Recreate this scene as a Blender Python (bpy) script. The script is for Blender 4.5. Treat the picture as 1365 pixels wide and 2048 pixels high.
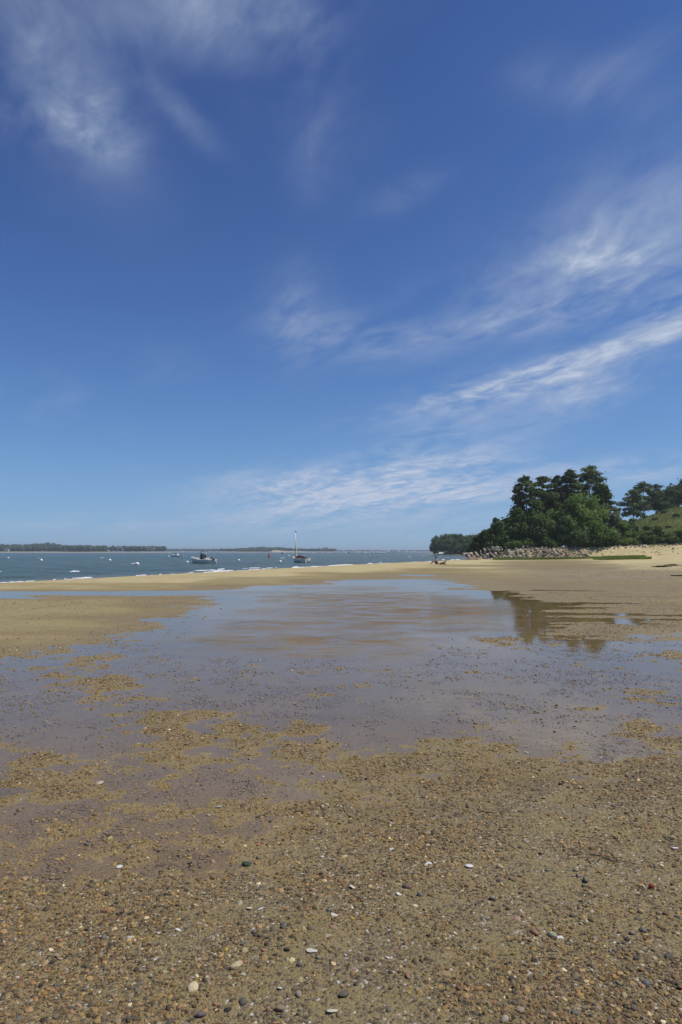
import bpy, bmesh, math, random
import numpy as np
from mathutils import Vector, Matrix

R = math.radians
scene = bpy.context.scene
for _o in list(bpy.data.objects):
    bpy.data.objects.remove(_o)

# ------------------------------------------------------------------ camera
FPX, CX, CY, HOR = 1365.3, 682.5, 1024.0, 1103.5      # photo pixels
CAMH = 1.55
TILT = math.atan((HOR - CY) / FPX)
cd = bpy.data.cameras.new('camera')
cam = bpy.data.objects.new('camera', cd)
scene.collection.objects.link(cam)
cam.location = (0, 0, CAMH)
cam.rotation_euler = (R(90) + TILT, 0, 0)
cd.sensor_fit = 'VERTICAL'; cd.sensor_height = 36; cd.lens = 24
cd.clip_start = 0.05; cd.clip_end = 30000
scene.camera = cam

# ------------------------------------------------------------------ sun, exposure
SUN_AZ, SUN_EL = 92.0, 59.0           # degrees right of the view direction, above the horizon
sl = bpy.data.lights.new('sun', 'SUN'); sl.energy = 3.6; sl.angle = R(0.53); sl.color = (1.0, 0.955, 0.88)
sun = bpy.data.objects.new('sun', sl); scene.collection.objects.link(sun)
sd = Vector((math.sin(R(SUN_AZ)) * math.cos(R(SUN_EL)), math.cos(R(SUN_AZ)) * math.cos(R(SUN_EL)), math.sin(R(SUN_EL))))
sun.rotation_euler = (-sd).to_track_quat('-Z', 'Y').to_euler()
sun.location = sd * 100
vs = scene.view_settings
vs.view_transform = 'Standard'; vs.look = 'None'; vs.gamma = 1.0; vs.use_curve_mapping = False
vs.exposure = 0.12
scene.render.engine = 'CYCLES'
scene.cycles.max_bounces = 8
scene.cycles.transparent_max_bounces = 16
scene.cycles.volume_bounces = 1

# ------------------------------------------------------------------ node helpers
class NT:
    def __init__(s, tree): s.t = tree
    def n(s, typ, **kw):
        nd = s.t.nodes.new(typ)
        for k, v in kw.items(): setattr(nd, k, v)
        return nd
    def put(s, sock, v):
        if hasattr(v, 'is_linked'): s.t.links.new(v, sock)
        else: sock.default_value = v
    def m(s, op, a, b=0.0, c=None, clamp=False):
        nd = s.n('ShaderNodeMath', operation=op); nd.use_clamp = clamp
        s.put(nd.inputs[0], a); s.put(nd.inputs[1], b)
        if c is not None: s.put(nd.inputs[2], c)
        return nd.outputs[0]
    def vm(s, op, a, b=(0, 0, 0)):
        nd = s.n('ShaderNodeVectorMath', operation=op)
        s.put(nd.inputs[0], a); s.put(nd.inputs[1], b)
        return nd.outputs[0]
    def mix(s, f, a, b, mode='MIX'):
        nd = s.n('ShaderNodeMix', data_type='RGBA', blend_type=mode)
        s.put(nd.inputs['Factor'], f)
        s.put(nd.inputs[6], a if hasattr(a, 'is_linked') else (*a[:3], 1.0))
        s.put(nd.inputs[7], b if hasattr(b, 'is_linked') else (*b[:3], 1.0))
        return nd.outputs[2]
    def noise(s, vec, scale, detail=4.0, rough=0.55, dist=0.0, out=0):
        nd = s.n('ShaderNodeTexNoise'); s.put(nd.inputs['Vector'], vec)
        nd.inputs['Scale'].default_value = scale; nd.inputs['Detail'].default_value = detail
        nd.inputs['Roughness'].default_value = rough; nd.inputs['Distortion'].default_value = dist
        return nd.outputs[out]
    def ramp(s, v, lo, hi, a=0.0, b=1.0):
        nd = s.n('ShaderNodeMapRange', interpolation_type='SMOOTHSTEP')
        s.put(nd.inputs[0], v)
        for i, x in enumerate((lo, hi, a, b)): s.put(nd.inputs[i + 1], x)
        return nd.outputs[0]
    def mapv(s, vec, scale=(1, 1, 1), rot=(0, 0, 0), loc=(0, 0, 0)):
        nd = s.n('ShaderNodeMapping'); s.put(nd.inputs[0], vec)
        nd.inputs['Scale'].default_value = scale; nd.inputs['Rotation'].default_value = rot
        nd.inputs['Location'].default_value = loc
        return nd.outputs[0]
    def sep(s, v):
        nd = s.n('ShaderNodeSeparateXYZ'); s.put(nd.inputs[0], v); return nd.outputs
    def comb(s, x, y, z):
        nd = s.n('ShaderNodeCombineXYZ')
        for i, q in enumerate((x, y, z)): s.put(nd.inputs[i], q)
        return nd.outputs[0]

def raydir(px, py):
    u = (px - CX) / FPX; v = (CY - py) / FPX
    c, s = math.cos(TILT), math.sin(TILT)
    d = np.array([u, c - v * s, s + v * c]); return d / np.linalg.norm(d)
def gp(px, py, z=0.0):
    "point of the level z seen at photo pixel"
    d = raydir(px, py); t = (z - CAMH) / d[2]
    return np.array([d[0] * t, d[1] * t, z])
def at(px, py, Y):
    "point at depth Y on the ray of the pixel"
    d = raydir(px, py); t = Y / d[1]
    return np.array([d[0] * t, Y, CAMH + d[2] * t])

# ------------------------------------------------------------------ world: sky + thin cirrus
SKY_STRENGTH = 0.1
world = bpy.data.worlds.new('World'); scene.world = world; world.use_nodes = True
def build_world():
    N = NT(world.node_tree)
    bg = world.node_tree.nodes['Background']
    sky = N.n('ShaderNodeTexSky'); sky.sky_type = 'NISHITA'; sky.sun_disc = False
    sky.sun_elevation = R(SUN_EL); sky.sun_rotation = R(SUN_AZ)
    sky.air_density = 1.0; sky.dust_density = 0.1; sky.ozone_density = 5.0; sky.altitude = 2000
    # deep-blue rendering of the camera, with a highlight shoulder; the same over the whole sky
    x, y, z = (None,) * 3
    sr = N.n('ShaderNodeSeparateColor'); N.put(sr.inputs[0], sky.outputs[0])
    ch = []
    for i, (a, b, g) in enumerate(((2.72, 8.0, 1.55), (4.15, 8.0, 1.80), (6.09, 8.0, 2.10))):
        c = N.m('POWER', N.m('MULTIPLY', sr.outputs[i], SKY_STRENGTH), g)
        ch.append(N.m('DIVIDE', N.m('MULTIPLY', c, a / SKY_STRENGTH), N.m('MULTIPLY_ADD', c, b, 1.0)))
    cc = N.n('ShaderNodeCombineColor')
    for i in range(3): N.put(cc.inputs[i], ch[i])
    skyc = cc.outputs[0]
    tc = N.n('ShaderNodeTexCoord'); d = tc.outputs['Generated']
    dx, dy, dz = N.sep(d)
    az = N.m('ARCTAN2', dx, dy); el = N.m('ARCSINE', dz)
    den = N.m('ADD', N.m('MAXIMUM', dz, 0.0), 0.10)
    P = N.comb(N.m('DIVIDE', dx, den), N.m('DIVIDE', dy, den), 0.0)
    P = N.mapv(P, rot=(0, 0, R(-24)))                          # y axis = along the streaks
    wcol = N.noise(P, 0.9, 3, 0.5, 0, 1)
    W = N.vm('ADD', P, N.vm('MULTIPLY', N.vm('SUBTRACT', wcol, (0.5, 0.5, 0.5)), (0.55, 0.55, 0)))
    streak = N.noise(N.mapv(W, scale=(2.0, 0.62, 1)), 1.4, 8, 0.52, 0.2)
    fine = N.noise(N.mapv(W, scale=(4.4, 2.4, 1)), 2.4, 9, 0.60, 0.25)
    soft = N.noise(N.mapv(W, scale=(1.0, 0.8, 1), loc=(3.1, 1.7, 0)), 1.05, 8, 0.50, 0.15)
    def mask(px, py, sx, sy, ang, w):
        d0 = raydir(px, py); a0 = math.atan2(d0[0], d0[1]); e0 = math.asin(d0[2])
        c, s = math.cos(R(ang)), math.sin(R(ang))
        da = N.m('SUBTRACT', az, a0); de = N.m('SUBTRACT', el, e0)
        p = N.m('ADD', N.m('MULTIPLY', da, c / sx * FPX), N.m('MULTIPLY', de, s / sx * FPX))
        q = N.m('ADD', N.m('MULTIPLY', da, -s / sy * FPX), N.m('MULTIPLY', de, c / sy * FPX))
        r2 = N.m('ADD', N.m('MULTIPLY', p, p), N.m('MULTIPLY', q, q))
        return N.m('MULTIPLY', N.m('EXPONENT', N.m('MULTIPLY', r2, -1.0)), w)
    def summed(lst):
        acc = None
        for t in lst:
            k = mask(*t); acc = k if acc is None else N.m('ADD', acc, k)
        return acc
    # (pixel x, pixel y, half length, half width, tilt, weight)
    Msoft = summed([(85, 115, 190, 90, -42, .55), (205, 240, 66, 52, -25, .85), (60, 240, 110, 36, 0, .30),
                    (480, 15, 300, 62, 8, .80), (520, 120, 90, 90, 0, .16), (360, 225, 80, 22, -30, .48),
                    (650, 190, 80, 110, 30, .36), (615, 330, 40, 55, 0, .24), (600, 640, 60, 80, 0, .62), (1270, 500, 170, 90, 12, .40), (760, 975, 260, 40, 2, .40)])
    Mstreak = summed([(700, 670, 150, 40, -6, .50), (810, 385, 90, 24, 18, .30), (1150, 160, 140, 40, -14, .34), (1270, 110, 90, 26, 15, .25),
                      (1270, 480, 220, 130, 14, .50), (1060, 545, 190, 36, 6, .34), (1020, 640, 260, 30, 6, .60),
                      (1010, 770, 230, 26, 11, .95), (1160, 720, 130, 24, 15, .95), (1345, 640, 70, 40, 14, .90),
                      (1170, 785, 100, 34, 10, .75), (950, 800, 150, 40, 8, .40), (880, 865, 110, 18, 12, .62), (790, 900, 60, 14, 5, .45),
                      (980, 890, 120, 26, 14, .40), (830, 950, 200, 38, 3, .95), (640, 985, 200, 40, 2, .95),
                      (920, 990, 130, 16, 3, .85), (1290, 935, 130, 20, 4, .60), (1200, 950, 260, 30, 0, .30),
                      (560, 1045, 240, 26, 1, .36), (190, 1052, 240, 10, 0, .30), (760, 1020, 300, 40, 0, .35)])
    k1 = N.m('MULTIPLY', Msoft, N.ramp(N.m('ADD', N.m('MULTIPLY', soft, 0.70), N.m('MULTIPLY', fine, 0.30)), 0.36, 0.64))
    k2 = N.m('MULTIPLY', Mstreak, N.ramp(N.m('ADD', N.m('MULTIPLY', streak, 0.62), N.m('MULTIPLY', fine, 0.38)), 0.35, 0.64))
    veil = N.m('MULTIPLY', N.m('MULTIPLY', N.ramp(soft, 0.50, 0.80), N.ramp(streak, 0.42, 0.75)), 0.30)   # thin cirrus over the whole dome
    k = N.m('MINIMUM', N.m('MULTIPLY', N.m('ADD', N.m('ADD', k1, k2), veil), 0.87), 0.90)
    k = N.m('MULTIPLY', k, N.ramp(dz, -0.005, 0.02))
    S = 1.0 / SKY_STRENGTH
    cloudc = N.mix(N.ramp(dz, 0.0, 0.45), (0.46 * S, 0.52 * S, 0.66 * S), (0.34 * S, 0.42 * S, 0.56 * S))
    cloudc = N.mix(N.m('MULTIPLY', N.ramp(fine, 0.45, 0.75), N.ramp(k, 0.2, 0.8)), cloudc, (0.52 * S, 0.58 * S, 0.70 * S))
    N.put(bg.inputs[0], N.mix(k, skyc, cloudc))
    bg.inputs[1].default_value = SKY_STRENGTH
    world.cycles.sampling_method = 'MANUAL'; world.cycles.sample_map_resolution = 256
build_world()

# ------------------------------------------------------------------ general helpers
COL = scene.collection
def link(o, parent=None):
    COL.objects.link(o)
    if parent is not None: o.parent = parent
    return o
def tag(o, label, cat, group=None):
    o['label'] = label; o['category'] = cat
    if group: o['group'] = group
    return o
def empty(name, loc, label=None, cat=None, group=None, rz=0.0):
    o = bpy.data.objects.new(name, None); COL.objects.link(o)
    o.location = tuple(float(q) for q in loc); o.rotation_euler = (0, 0, rz); o.empty_display_size = 0.3
    if label: tag(o, label, cat, group)
    return o
def mesh(name, verts, faces, mat=None, smooth=False):
    me = bpy.data.meshes.new(name)
    verts = np.asarray(verts, dtype=np.float32).reshape(-1, 3)
    if isinstance(faces, np.ndarray) and faces.ndim == 2:
        nf, k = faces.shape
        me.vertices.add(len(verts)); me.vertices.foreach_set('co', verts.ravel())
        me.loops.add(nf * k); me.loops.foreach_set('vertex_index', faces.astype(np.int32).ravel())
        me.polygons.add(nf)
        me.polygons.foreach_set('loop_start', np.arange(0, nf * k, k, dtype=np.int32))
        me.polygons.foreach_set('loop_total', np.full(nf, k, dtype=np.int32))
        me.update(calc_edges=True)
    else:
        me.from_pydata([tuple(v) for v in verts.tolist()], [], [tuple(f) for f in faces]); me.update()
    if smooth: me.polygons.foreach_set('use_smooth', np.ones(len(me.polygons), dtype=bool))
    if mat: me.materials.append(mat)
    return me
def obj(name, me, parent=None, kind=None):
    o = bpy.data.objects.new(name, me); link(o, parent)
    if kind: o['kind'] = kind
    return o
def fattr(me, name, arr):
    a = me.attributes.new(name, 'FLOAT', 'POINT'); a.data.foreach_set('value', np.asarray(arr, dtype=np.float32).ravel())
def cattr(me, name, arr):
    arr = np.asarray(arr, dtype=np.float32)
    if arr.shape[1] == 3: arr = np.concatenate([arr, np.ones((len(arr), 1), np.float32)], 1)
    a = me.attributes.new(name, 'FLOAT_COLOR', 'POINT'); a.data.foreach_set('color', arr.ravel())

class MB:
    "collects simple solids into one mesh"
    def __init__(s): s.v = []; s.f = []
    def add(s, v, f):
        b = len(s.v); s.v += [tuple(map(float, q)) for q in v]; s.f += [tuple(i + b for i in q) for q in f]; return s
    def box(s, c, d, rz=0.0, top=1.0):
        cx, cy, cz = c; a, b, h = d[0] / 2, d[1] / 2, d[2] / 2
        v = []
        for zz, k in ((-h, 1.0), (h, top)):
            for sx, sy in ((-1, -1), (1, -1), (1, 1), (-1, 1)):
                x, y = sx * a * k, sy * b * k
                v.append((cx + x * math.cos(rz) - y * math.sin(rz), cy + x * math.sin(rz) + y * math.cos(rz), cz + zz))
        return s.add(v, [(3, 2, 1, 0), (4, 5, 6, 7), (0, 1, 5, 4), (1, 2, 6, 5), (2, 3, 7, 6), (3, 0, 4, 7)])
    def tube(s, pts, rad, n=6):
        pts = [Vector(p) for p in pts]; m = len(pts)
        if not hasattr(rad, '__len__'): rad = [rad] * m
        v, f = [], []
        for i, p in enumerate(pts):
            t = (pts[min(i + 1, m - 1)] - pts[max(i - 1, 0)]).normalized()
            u = t.orthogonal().normalized(); w = t.cross(u)
            if i and (u.dot(pu) < 0): pass
            if i:
                u = (pu - t * pu.dot(t)).normalized(); w = t.cross(u)
            pu = u
            for k in range(n):
                a = 2 * math.pi * k / n; v.append(p + (u * math.cos(a) + w * math.sin(a)) * rad[i])
        for i in range(m - 1):
            for k in range(n):
                f.append((i * n + k, i * n + (k + 1) % n, (i + 1) * n + (k + 1) % n, (i + 1) * n + k))
        f.append(tuple(range(n - 1, -1, -1))); f.append(tuple((m - 1) * n + k for k in range(n)))
        return s.add(v, f)
    def lathe(s, prof, n=14, c=(0, 0, 0)):
        v, f = [], []
        for r, z in prof:
            for k in range(n):
                a = 2 * math.pi * k / n; v.append((c[0] + r * math.cos(a), c[1] + r * math.sin(a), c[2] + z))
        for i in range(len(prof) - 1):
            for k in range(n): f.append((i * n + k, i * n + (k + 1) % n, (i + 1) * n + (k + 1) % n, (i + 1) * n + k))
        f.append(tuple(range(n - 1, -1, -1))); f.append(tuple((len(prof) - 1) * n + k for k in range(n)))
        return s.add(v, f)
    def me(s, name, mat, smooth=False): return mesh(name, s.v, s.f, mat, smooth)
    def build(s, name, mat, parent=None, smooth=False): return obj(name, s.me(name, mat, smooth), parent)

# ------------------------------------------------------------------ numpy noise
def _hash(ix, iy, seed):
    h = (ix.astype(np.int64) * 374761393 + iy.astype(np.int64) * 668265263 + seed * 974634777) & 0xffffffff
    h = ((h ^ (h >> 13)) * 1274126177) & 0xffffffff
    return ((h ^ (h >> 16)) & 0xffff) / 65535.0
def vnoise(x, y, seed=0):
    ix, iy = np.floor(x), np.floor(y); fx, fy = x - ix, y - iy
    fx = fx * fx * fx * (fx * (fx * 6 - 15) + 10); fy = fy * fy * fy * (fy * (fy * 6 - 15) + 10)
    a, b = _hash(ix, iy, seed), _hash(ix + 1, iy, seed); c, d = _hash(ix, iy + 1, seed), _hash(ix + 1, iy + 1, seed)
    return (a + (b - a) * fx) * (1 - fy) + (c + (d - c) * fx) * fy
def fbm(x, y, octs=4, seed=0, gain=0.5):
    s = 0; a = 1.0; tot = 0
    for i in range(octs):
        c, sn = math.cos(0.6 * i + .3), math.sin(0.6 * i + .3)
        xx, yy = (x * c - y * sn) * 2 ** i + 17.3 * i, (x * sn + y * c) * 2 ** i - 9.1 * i
        s = s + a * (vnoise(xx, yy, seed + i) * 2 - 1); tot += a; a *= gain
    return s / tot
def sstep(a, b, x):
    t = np.clip((x - a) / (b - a), 0, 1); return t * t * (3 - 2 * t)

# ------------------------------------------------------------------ lie of the land
SEA = -0.25                                             # sea level; the tidal pool stands at 0
SHORE = np.array([(-75, -75), (-42, -10), (-18.6, 36.5), (-9.2, 60.5), (0, 84), (9, 103), (17, 120), (23, 134), (30, 160), (48, 250),
                  (66, 345), (84, 420), (70, 440), (52, 452), (50, 470), (80, 520), (160, 800), (420, 1500), (2000, 6000), (4000, 12000)], float)
def shore_dist(X, Y):
    "signed distance to the waterline, positive on land (right of the line)"
    best = np.full(X.shape, 1e9); sg = np.ones(X.shape)
    for (x0, y0), (x1, y1) in zip(SHORE[:-1], SHORE[1:]):
        dx, dy = x1 - x0, y1 - y0; L2 = dx * dx + dy * dy
        t = np.clip(((X - x0) * dx + (Y - y0) * dy) / L2, 0, 1)
        d = np.hypot(X - x0 - t * dx, Y - y0 - t * dy)
        s = np.where((X - x0) * dy - (Y - y0) * dx > 0, 1.0, -1.0)
        u = d < best - 1e-9; best = np.where(u, d, best); sg = np.where(u, s, sg)
    return best * sg
_rows = {2300: [(-300, 45), (300, 45), (683, 48), (1000, 52), (1700, 60)],
 2048: [(-300, 36), (0, 34), (350, 36), (683, 40), (1000, 45), (1365, 52), (1700, 55)],
 1900: [(-300, 20), (0, 18), (350, 26), (683, 34), (1000, 38), (1365, 45), (1700, 50)],
 1810: [(-300, 7), (0, 6), (200, 8), (350, 13), (683, 25), (1000, 31), (1365, 38), (1700, 45)],
 1740: [(-300, -0.9), (0, -0.9), (150, -1.9), (350, 0.1), (500, 5.1), (683, 19.6), (1000, 26), (1365, 34), (1700, 40)],
 1650: [(-300, -1.4), (0, -1.4), (200, -1.4), (400, -0.4), (520, 0.6), (640, 5.6), (800, 13), (1000, 18), (1365, 25), (1700, 30)],
 1580: [(-300, -3), (0, -3), (130, -1), (260, -2), (400, -5), (500, -3), (700, 1), (900, 5), (1100, 10), (1365, 15), (1700, 18)],
 1540: [(0, -4.0), (200, -3.0), (330, -3.0), (500, -1.5), (650, -1.5), (800, 0.5), (1000, 3.5), (1200, 5.5), (1365, 8.5)],
 1500: [(-300, -2.0), (0, -1.0), (120, -2.0), (220, -3.0), (400, -2.0), (600, -2.5), (750, -3.7), (900, -1.7), (1050, -0.7), (1200, -0.7), (1365, 2.3), (1700, 4.3)],
 1450: [(-300, -5.2), (0, -5.2), (150, -3.2), (330, 2.8), (450, -0.7), (560, -5.7), (650, -2.7), (750, -4.7), (850, -7.7), (1000, -6.7), (1150, -4.7), (1365, -1.7), (1700, -0.7)],
 1400: [(-300, -6.7), (0, -7.7), (120, -4.7), (200, -1.7), (330, 0.3), (450, -5.7), (650, -3.7), (850, -7.7), (1050, -5.7), (1250, -3.7), (1365, -2.7), (1700, -1.7)],
 1368: [(-300, -5.7), (0, -5.7), (110, 1.3), (230, 1.3), (330, -3.7), (450, -6.7), (520, -2.7), (650, -6.7), (850, -7.7), (1050, -5.7), (1250, -4.7), (1365, -4.7), (1700, -2.7)],
 1332: [(-300, -3.2), (0, -3.2), (100, -1.2), (200, 0.8), (280, -4.2), (400, -7.2), (600, -7.2), (800, -7.2), (1000, -5.2), (1200, -4.2), (1365, -3.2), (1700, -2.2)],
 1305: [(-300, 4), (0, 4), (120, 3), (200, -3), (260, -8), (400, -14), (600, -22), (800, -18), (950, -6), (1100, -4), (1250, -3), (1365, -3), (1700, -2)],
 1279: [(0, 22), (120, 16), (200, 5), (255, -3), (320, -12), (450, -26), (700, -40), (870, -18), (930, 2), (980, 6), (1020, -2), (1080, -4.5), (1200, -3.5), (1365, -1.5)],
 1255: [(-300, 30), (0, 30), (150, 24), (280, 10), (320, -2), (390, -12), (500, -36), (700, -50), (900, -40), (1010, -18), (1080, -3.5), (1200, 3.7), (1365, 5.7), (1700, 7.7)],
 1222: [(-300, 32), (0, 34), (200, 34), (340, 16), (385, 3), (420, -6), (500, -30), (700, -60), (900, -50), (1020, -22), (1060, -1.5), (1120, 5.7), (1200, 6.7), (1365, 7.7), (1700, 9.7)],
 1203: [(-300, 20), (0, 24), (200, 26), (380, 16), (430, 4), (460, -6), (550, -22), (700, -50), (900, -34), (1010, -14), (1050, -2), (1120, 7.7), (1200, 8.7), (1365, 10.7), (1700, 13.7)],
 1194: [(-300, -4), (0, -4), (100, 3), (200, 6), (350, 8), (430, 2), (470, -8), (550, -20), (700, -50), (900, -26), (1000, -8), (1040, 0), (1120, 10.7), (1200, 9.7), (1365, 11.7), (1700, 14.7)],
 1187: [(-300, -8), (0, -9), (150, -10), (300, -10), (430, -12), (520, -14), (650, -30), (800, -30), (940, -10), (1000, 0), (1080, 6.5), (1200, 11.7), (1365, 12.7), (1700, 15.7)],
 1176: [(-300, 70), (0, 60), (150, 50), (300, 30), (430, 9), (520, -3), (620, -18), (750, -20), (850, -9), (920, 0), (960, 2), (1050, 4), (1200, 11.5), (1365, 13.5), (1700, 19.5)],
 1163: [(-300, 120), (0, 110), (300, 95), (500, 50), (600, 14), (660, -2), (720, -8), (780, -9), (850, -6), (930, 5), (1050, 16), (1200, 27.5), (1365, 45.5), (1700, 75.5)],
 1151: [(-300, 130), (200, 130), (500, 110), (650, 50), (730, 10), (790, -3), (850, -4), (900, 2), (960, 14), (1050, 40), (1200, 50), (1365, 120), (1700, 200)],
 1141: [(200, 130), (500, 130), (650, 120), (760, 70), (840, 18), (900, 12), (980, 40), (1060, 70), (1180, 80), (1290, 230), (1365, 330), (1700, 500)],
 1132: [(500, 130), (700, 130), (850, 70), (910, 16), (1000, 12), (1100, 40), (1200, 70), (1290, 330), (1365, 480), (1700, 700)],
 1126: [(700, 140), (800, 130), (900, 90), (1000, 40), (1100, 30), (1200, 100), (1290, 460), (1365, 750), (1700, 1000)],
 1120: [(800, 150), (900, 130), (1000, 110), (1100, 110), (1200, 240), (1290, 800), (1365, 1200), (1700, 1500)]}
_cp = []
for _py, _l in _rows.items():
    for _px, _h in _l:
        _g = gp(_px, _py, 0.0); _cp.append((_g[0] / _g[1], math.log(_g[1]), _h / 1000.0))
CPT = np.array(_cp)
def control(X, Y):
    Ys = np.maximum(Y, 1.2)
    a = np.clip(X / Ys, -0.75, 0.78).ravel(); L = np.log(np.clip(Ys, 1.25, 140)).ravel()
    num = np.zeros(a.shape); den = np.zeros(a.shape)
    for ca, cl, h in CPT:
        w = 1.0 / ((a - ca) ** 2 + (1.35 * (L - cl)) ** 2 + 0.0009) ** 2
        num += w * h; den += w
    return (num / den).reshape(X.shape)
def bank_line(X):
    "depth of the foot of the rock revetment"
    return 131.0 - 0.02 * (X - 40) + 1.2 * np.sin(X * 0.11)
def height(X, Y, micro=True):
    X = np.asarray(X, float); Y = np.asarray(Y, float)
    r = np.hypot(X, Y); a = X / np.maximum(Y, 1.0)
    h = control(X, Y)
    if micro:
        wl = np.clip(r / 9.0, 0.55, 3.0)
        n1 = fbm(X * 1.25 + 3, Y * 1.25, 5, 11, 0.55)
        n2 = fbm(X * 0.34, Y * 0.9, 4, 31, 0.5)                # longer along the shore
        n3 = fbm(X * 0.25 + 0.1 * Y, Y * 1.6, 4, 51, 0.55)
        amp = 0.0095 * np.exp(-r / 14.0) + 0.003
        streak = sstep(0.22, 0.34, a) * sstep(8, 14, r)
        h = h + amp * n1 + 0.006 * n2 * sstep(8, 20, r) + 0.015 * n3 * streak * sstep(150, 60, r)
        h = h + 0.0120 * fbm(X * 4.0, Y * 5.5, 5, 71, 0.68) * sstep(30, 7, r) * sstep(-0.012, -0.001, h)
        h = h + 0.03 * fbm(X * 0.15, Y * 0.2, 3, 91) * sstep(45, 110, r)
    s = shore_dist(X, Y)
    # land behind the beach: revetment step, low wooded flat, meadow hill to the right
    bl = bank_line(X)
    hilla = sstep(0.32, 0.52, a)
    step = 2.15 * sstep(0.0, 4.2, Y - bl)
    hill = hilla * 12.2 * sstep(6, 74, Y - bl) + 1.0 * sstep(5, 120, Y - bl)
    hill = hill + hilla * 1.0 * fbm(X * 0.06, Y * 0.06, 3, 123) * sstep(10, 40, Y - bl)
    onland = sstep(1.0, 9.0, s)
    back = np.clip(h, -1, 1.2) * sstep(30, 0, Y - bl) + (step + hill) * onland
    far = sstep(128, 133, Y)
    z = np.where(Y > 100, h * (1 - far) + np.maximum(back, 0.12) * far, h)
    slope = -0.25 + 0.085 * s
    z = np.where(s > 0, np.minimum(z, np.where(Y > 140, -0.25 + 0.055 * s + 0.9 * np.maximum(s - 14, 0), slope + 0.9 * np.maximum(s - 8, 0))), SEA + np.maximum(0.05 * s, -3.0))
    return z

# ------------------------------------------------------------------ ground sheet
def polar_grid(radii, angs):
    rr, aa = np.meshgrid(radii, angs, indexing='ij')
    return rr * np.sin(aa), rr * np.cos(aa)
def grid_faces(nr, nc):
    i = np.arange(nr - 1)[:, None] * nc + np.arange(nc - 1)[None, :]
    return np.stack([i, i + 1, i + nc + 1, i + nc], -1).reshape(-1, 4)
rad = np.concatenate([[0.02, 0.5, 0.9, 1.2], np.exp(np.linspace(math.log(1.45), math.log(62), 640)), np.exp(np.linspace(math.log(63), math.log(260), 170)),
                      np.exp(np.linspace(math.log(270), math.log(12000), 40))])
ang = np.concatenate([np.radians(np.linspace(-180, -42, 44))[:-1], np.radians(np.linspace(-42, 42, 580)), np.radians(np.linspace(42, 180, 44))[1:]])
GX, GY = polar_grid(rad, ang)
GZ = height(GX, GY)
GS = shore_dist(GX, GY)

def mat(name):
    m = bpy.data.materials.new(name); m.use_nodes = True
    N = NT(m.node_tree); return m, N, m.node_tree.nodes['Principled BSDF']
def plain(name, col, rough=0.6, var=0.12, scale=8.0, bump=0.0, metallic=0.0):
    m, N, b = mat(name)
    tc = N.n('ShaderNodeTexCoord').outputs['Object']
    n = N.noise(tc, scale, 5, 0.6)
    c = N.mix(n, tuple(q * (1 - var * 1.6) for q in col), tuple(min(q * (1 + var * 1.6), 1) for q in col))
    N.put(b.inputs['Base Color'], c); b.inputs['Roughness'].default_value = rough; b.inputs['Metallic'].default_value = metallic
    if bump:
        bp = N.n('ShaderNodeBump'); bp.inputs['Strength'].default_value = bump; bp.inputs['Distance'].default_value = 0.02
        N.put(bp.inputs['Height'], N.noise(tc, scale * 3, 4)); N.put(b.inputs['Normal'], bp.outputs[0])
    return m

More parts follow.
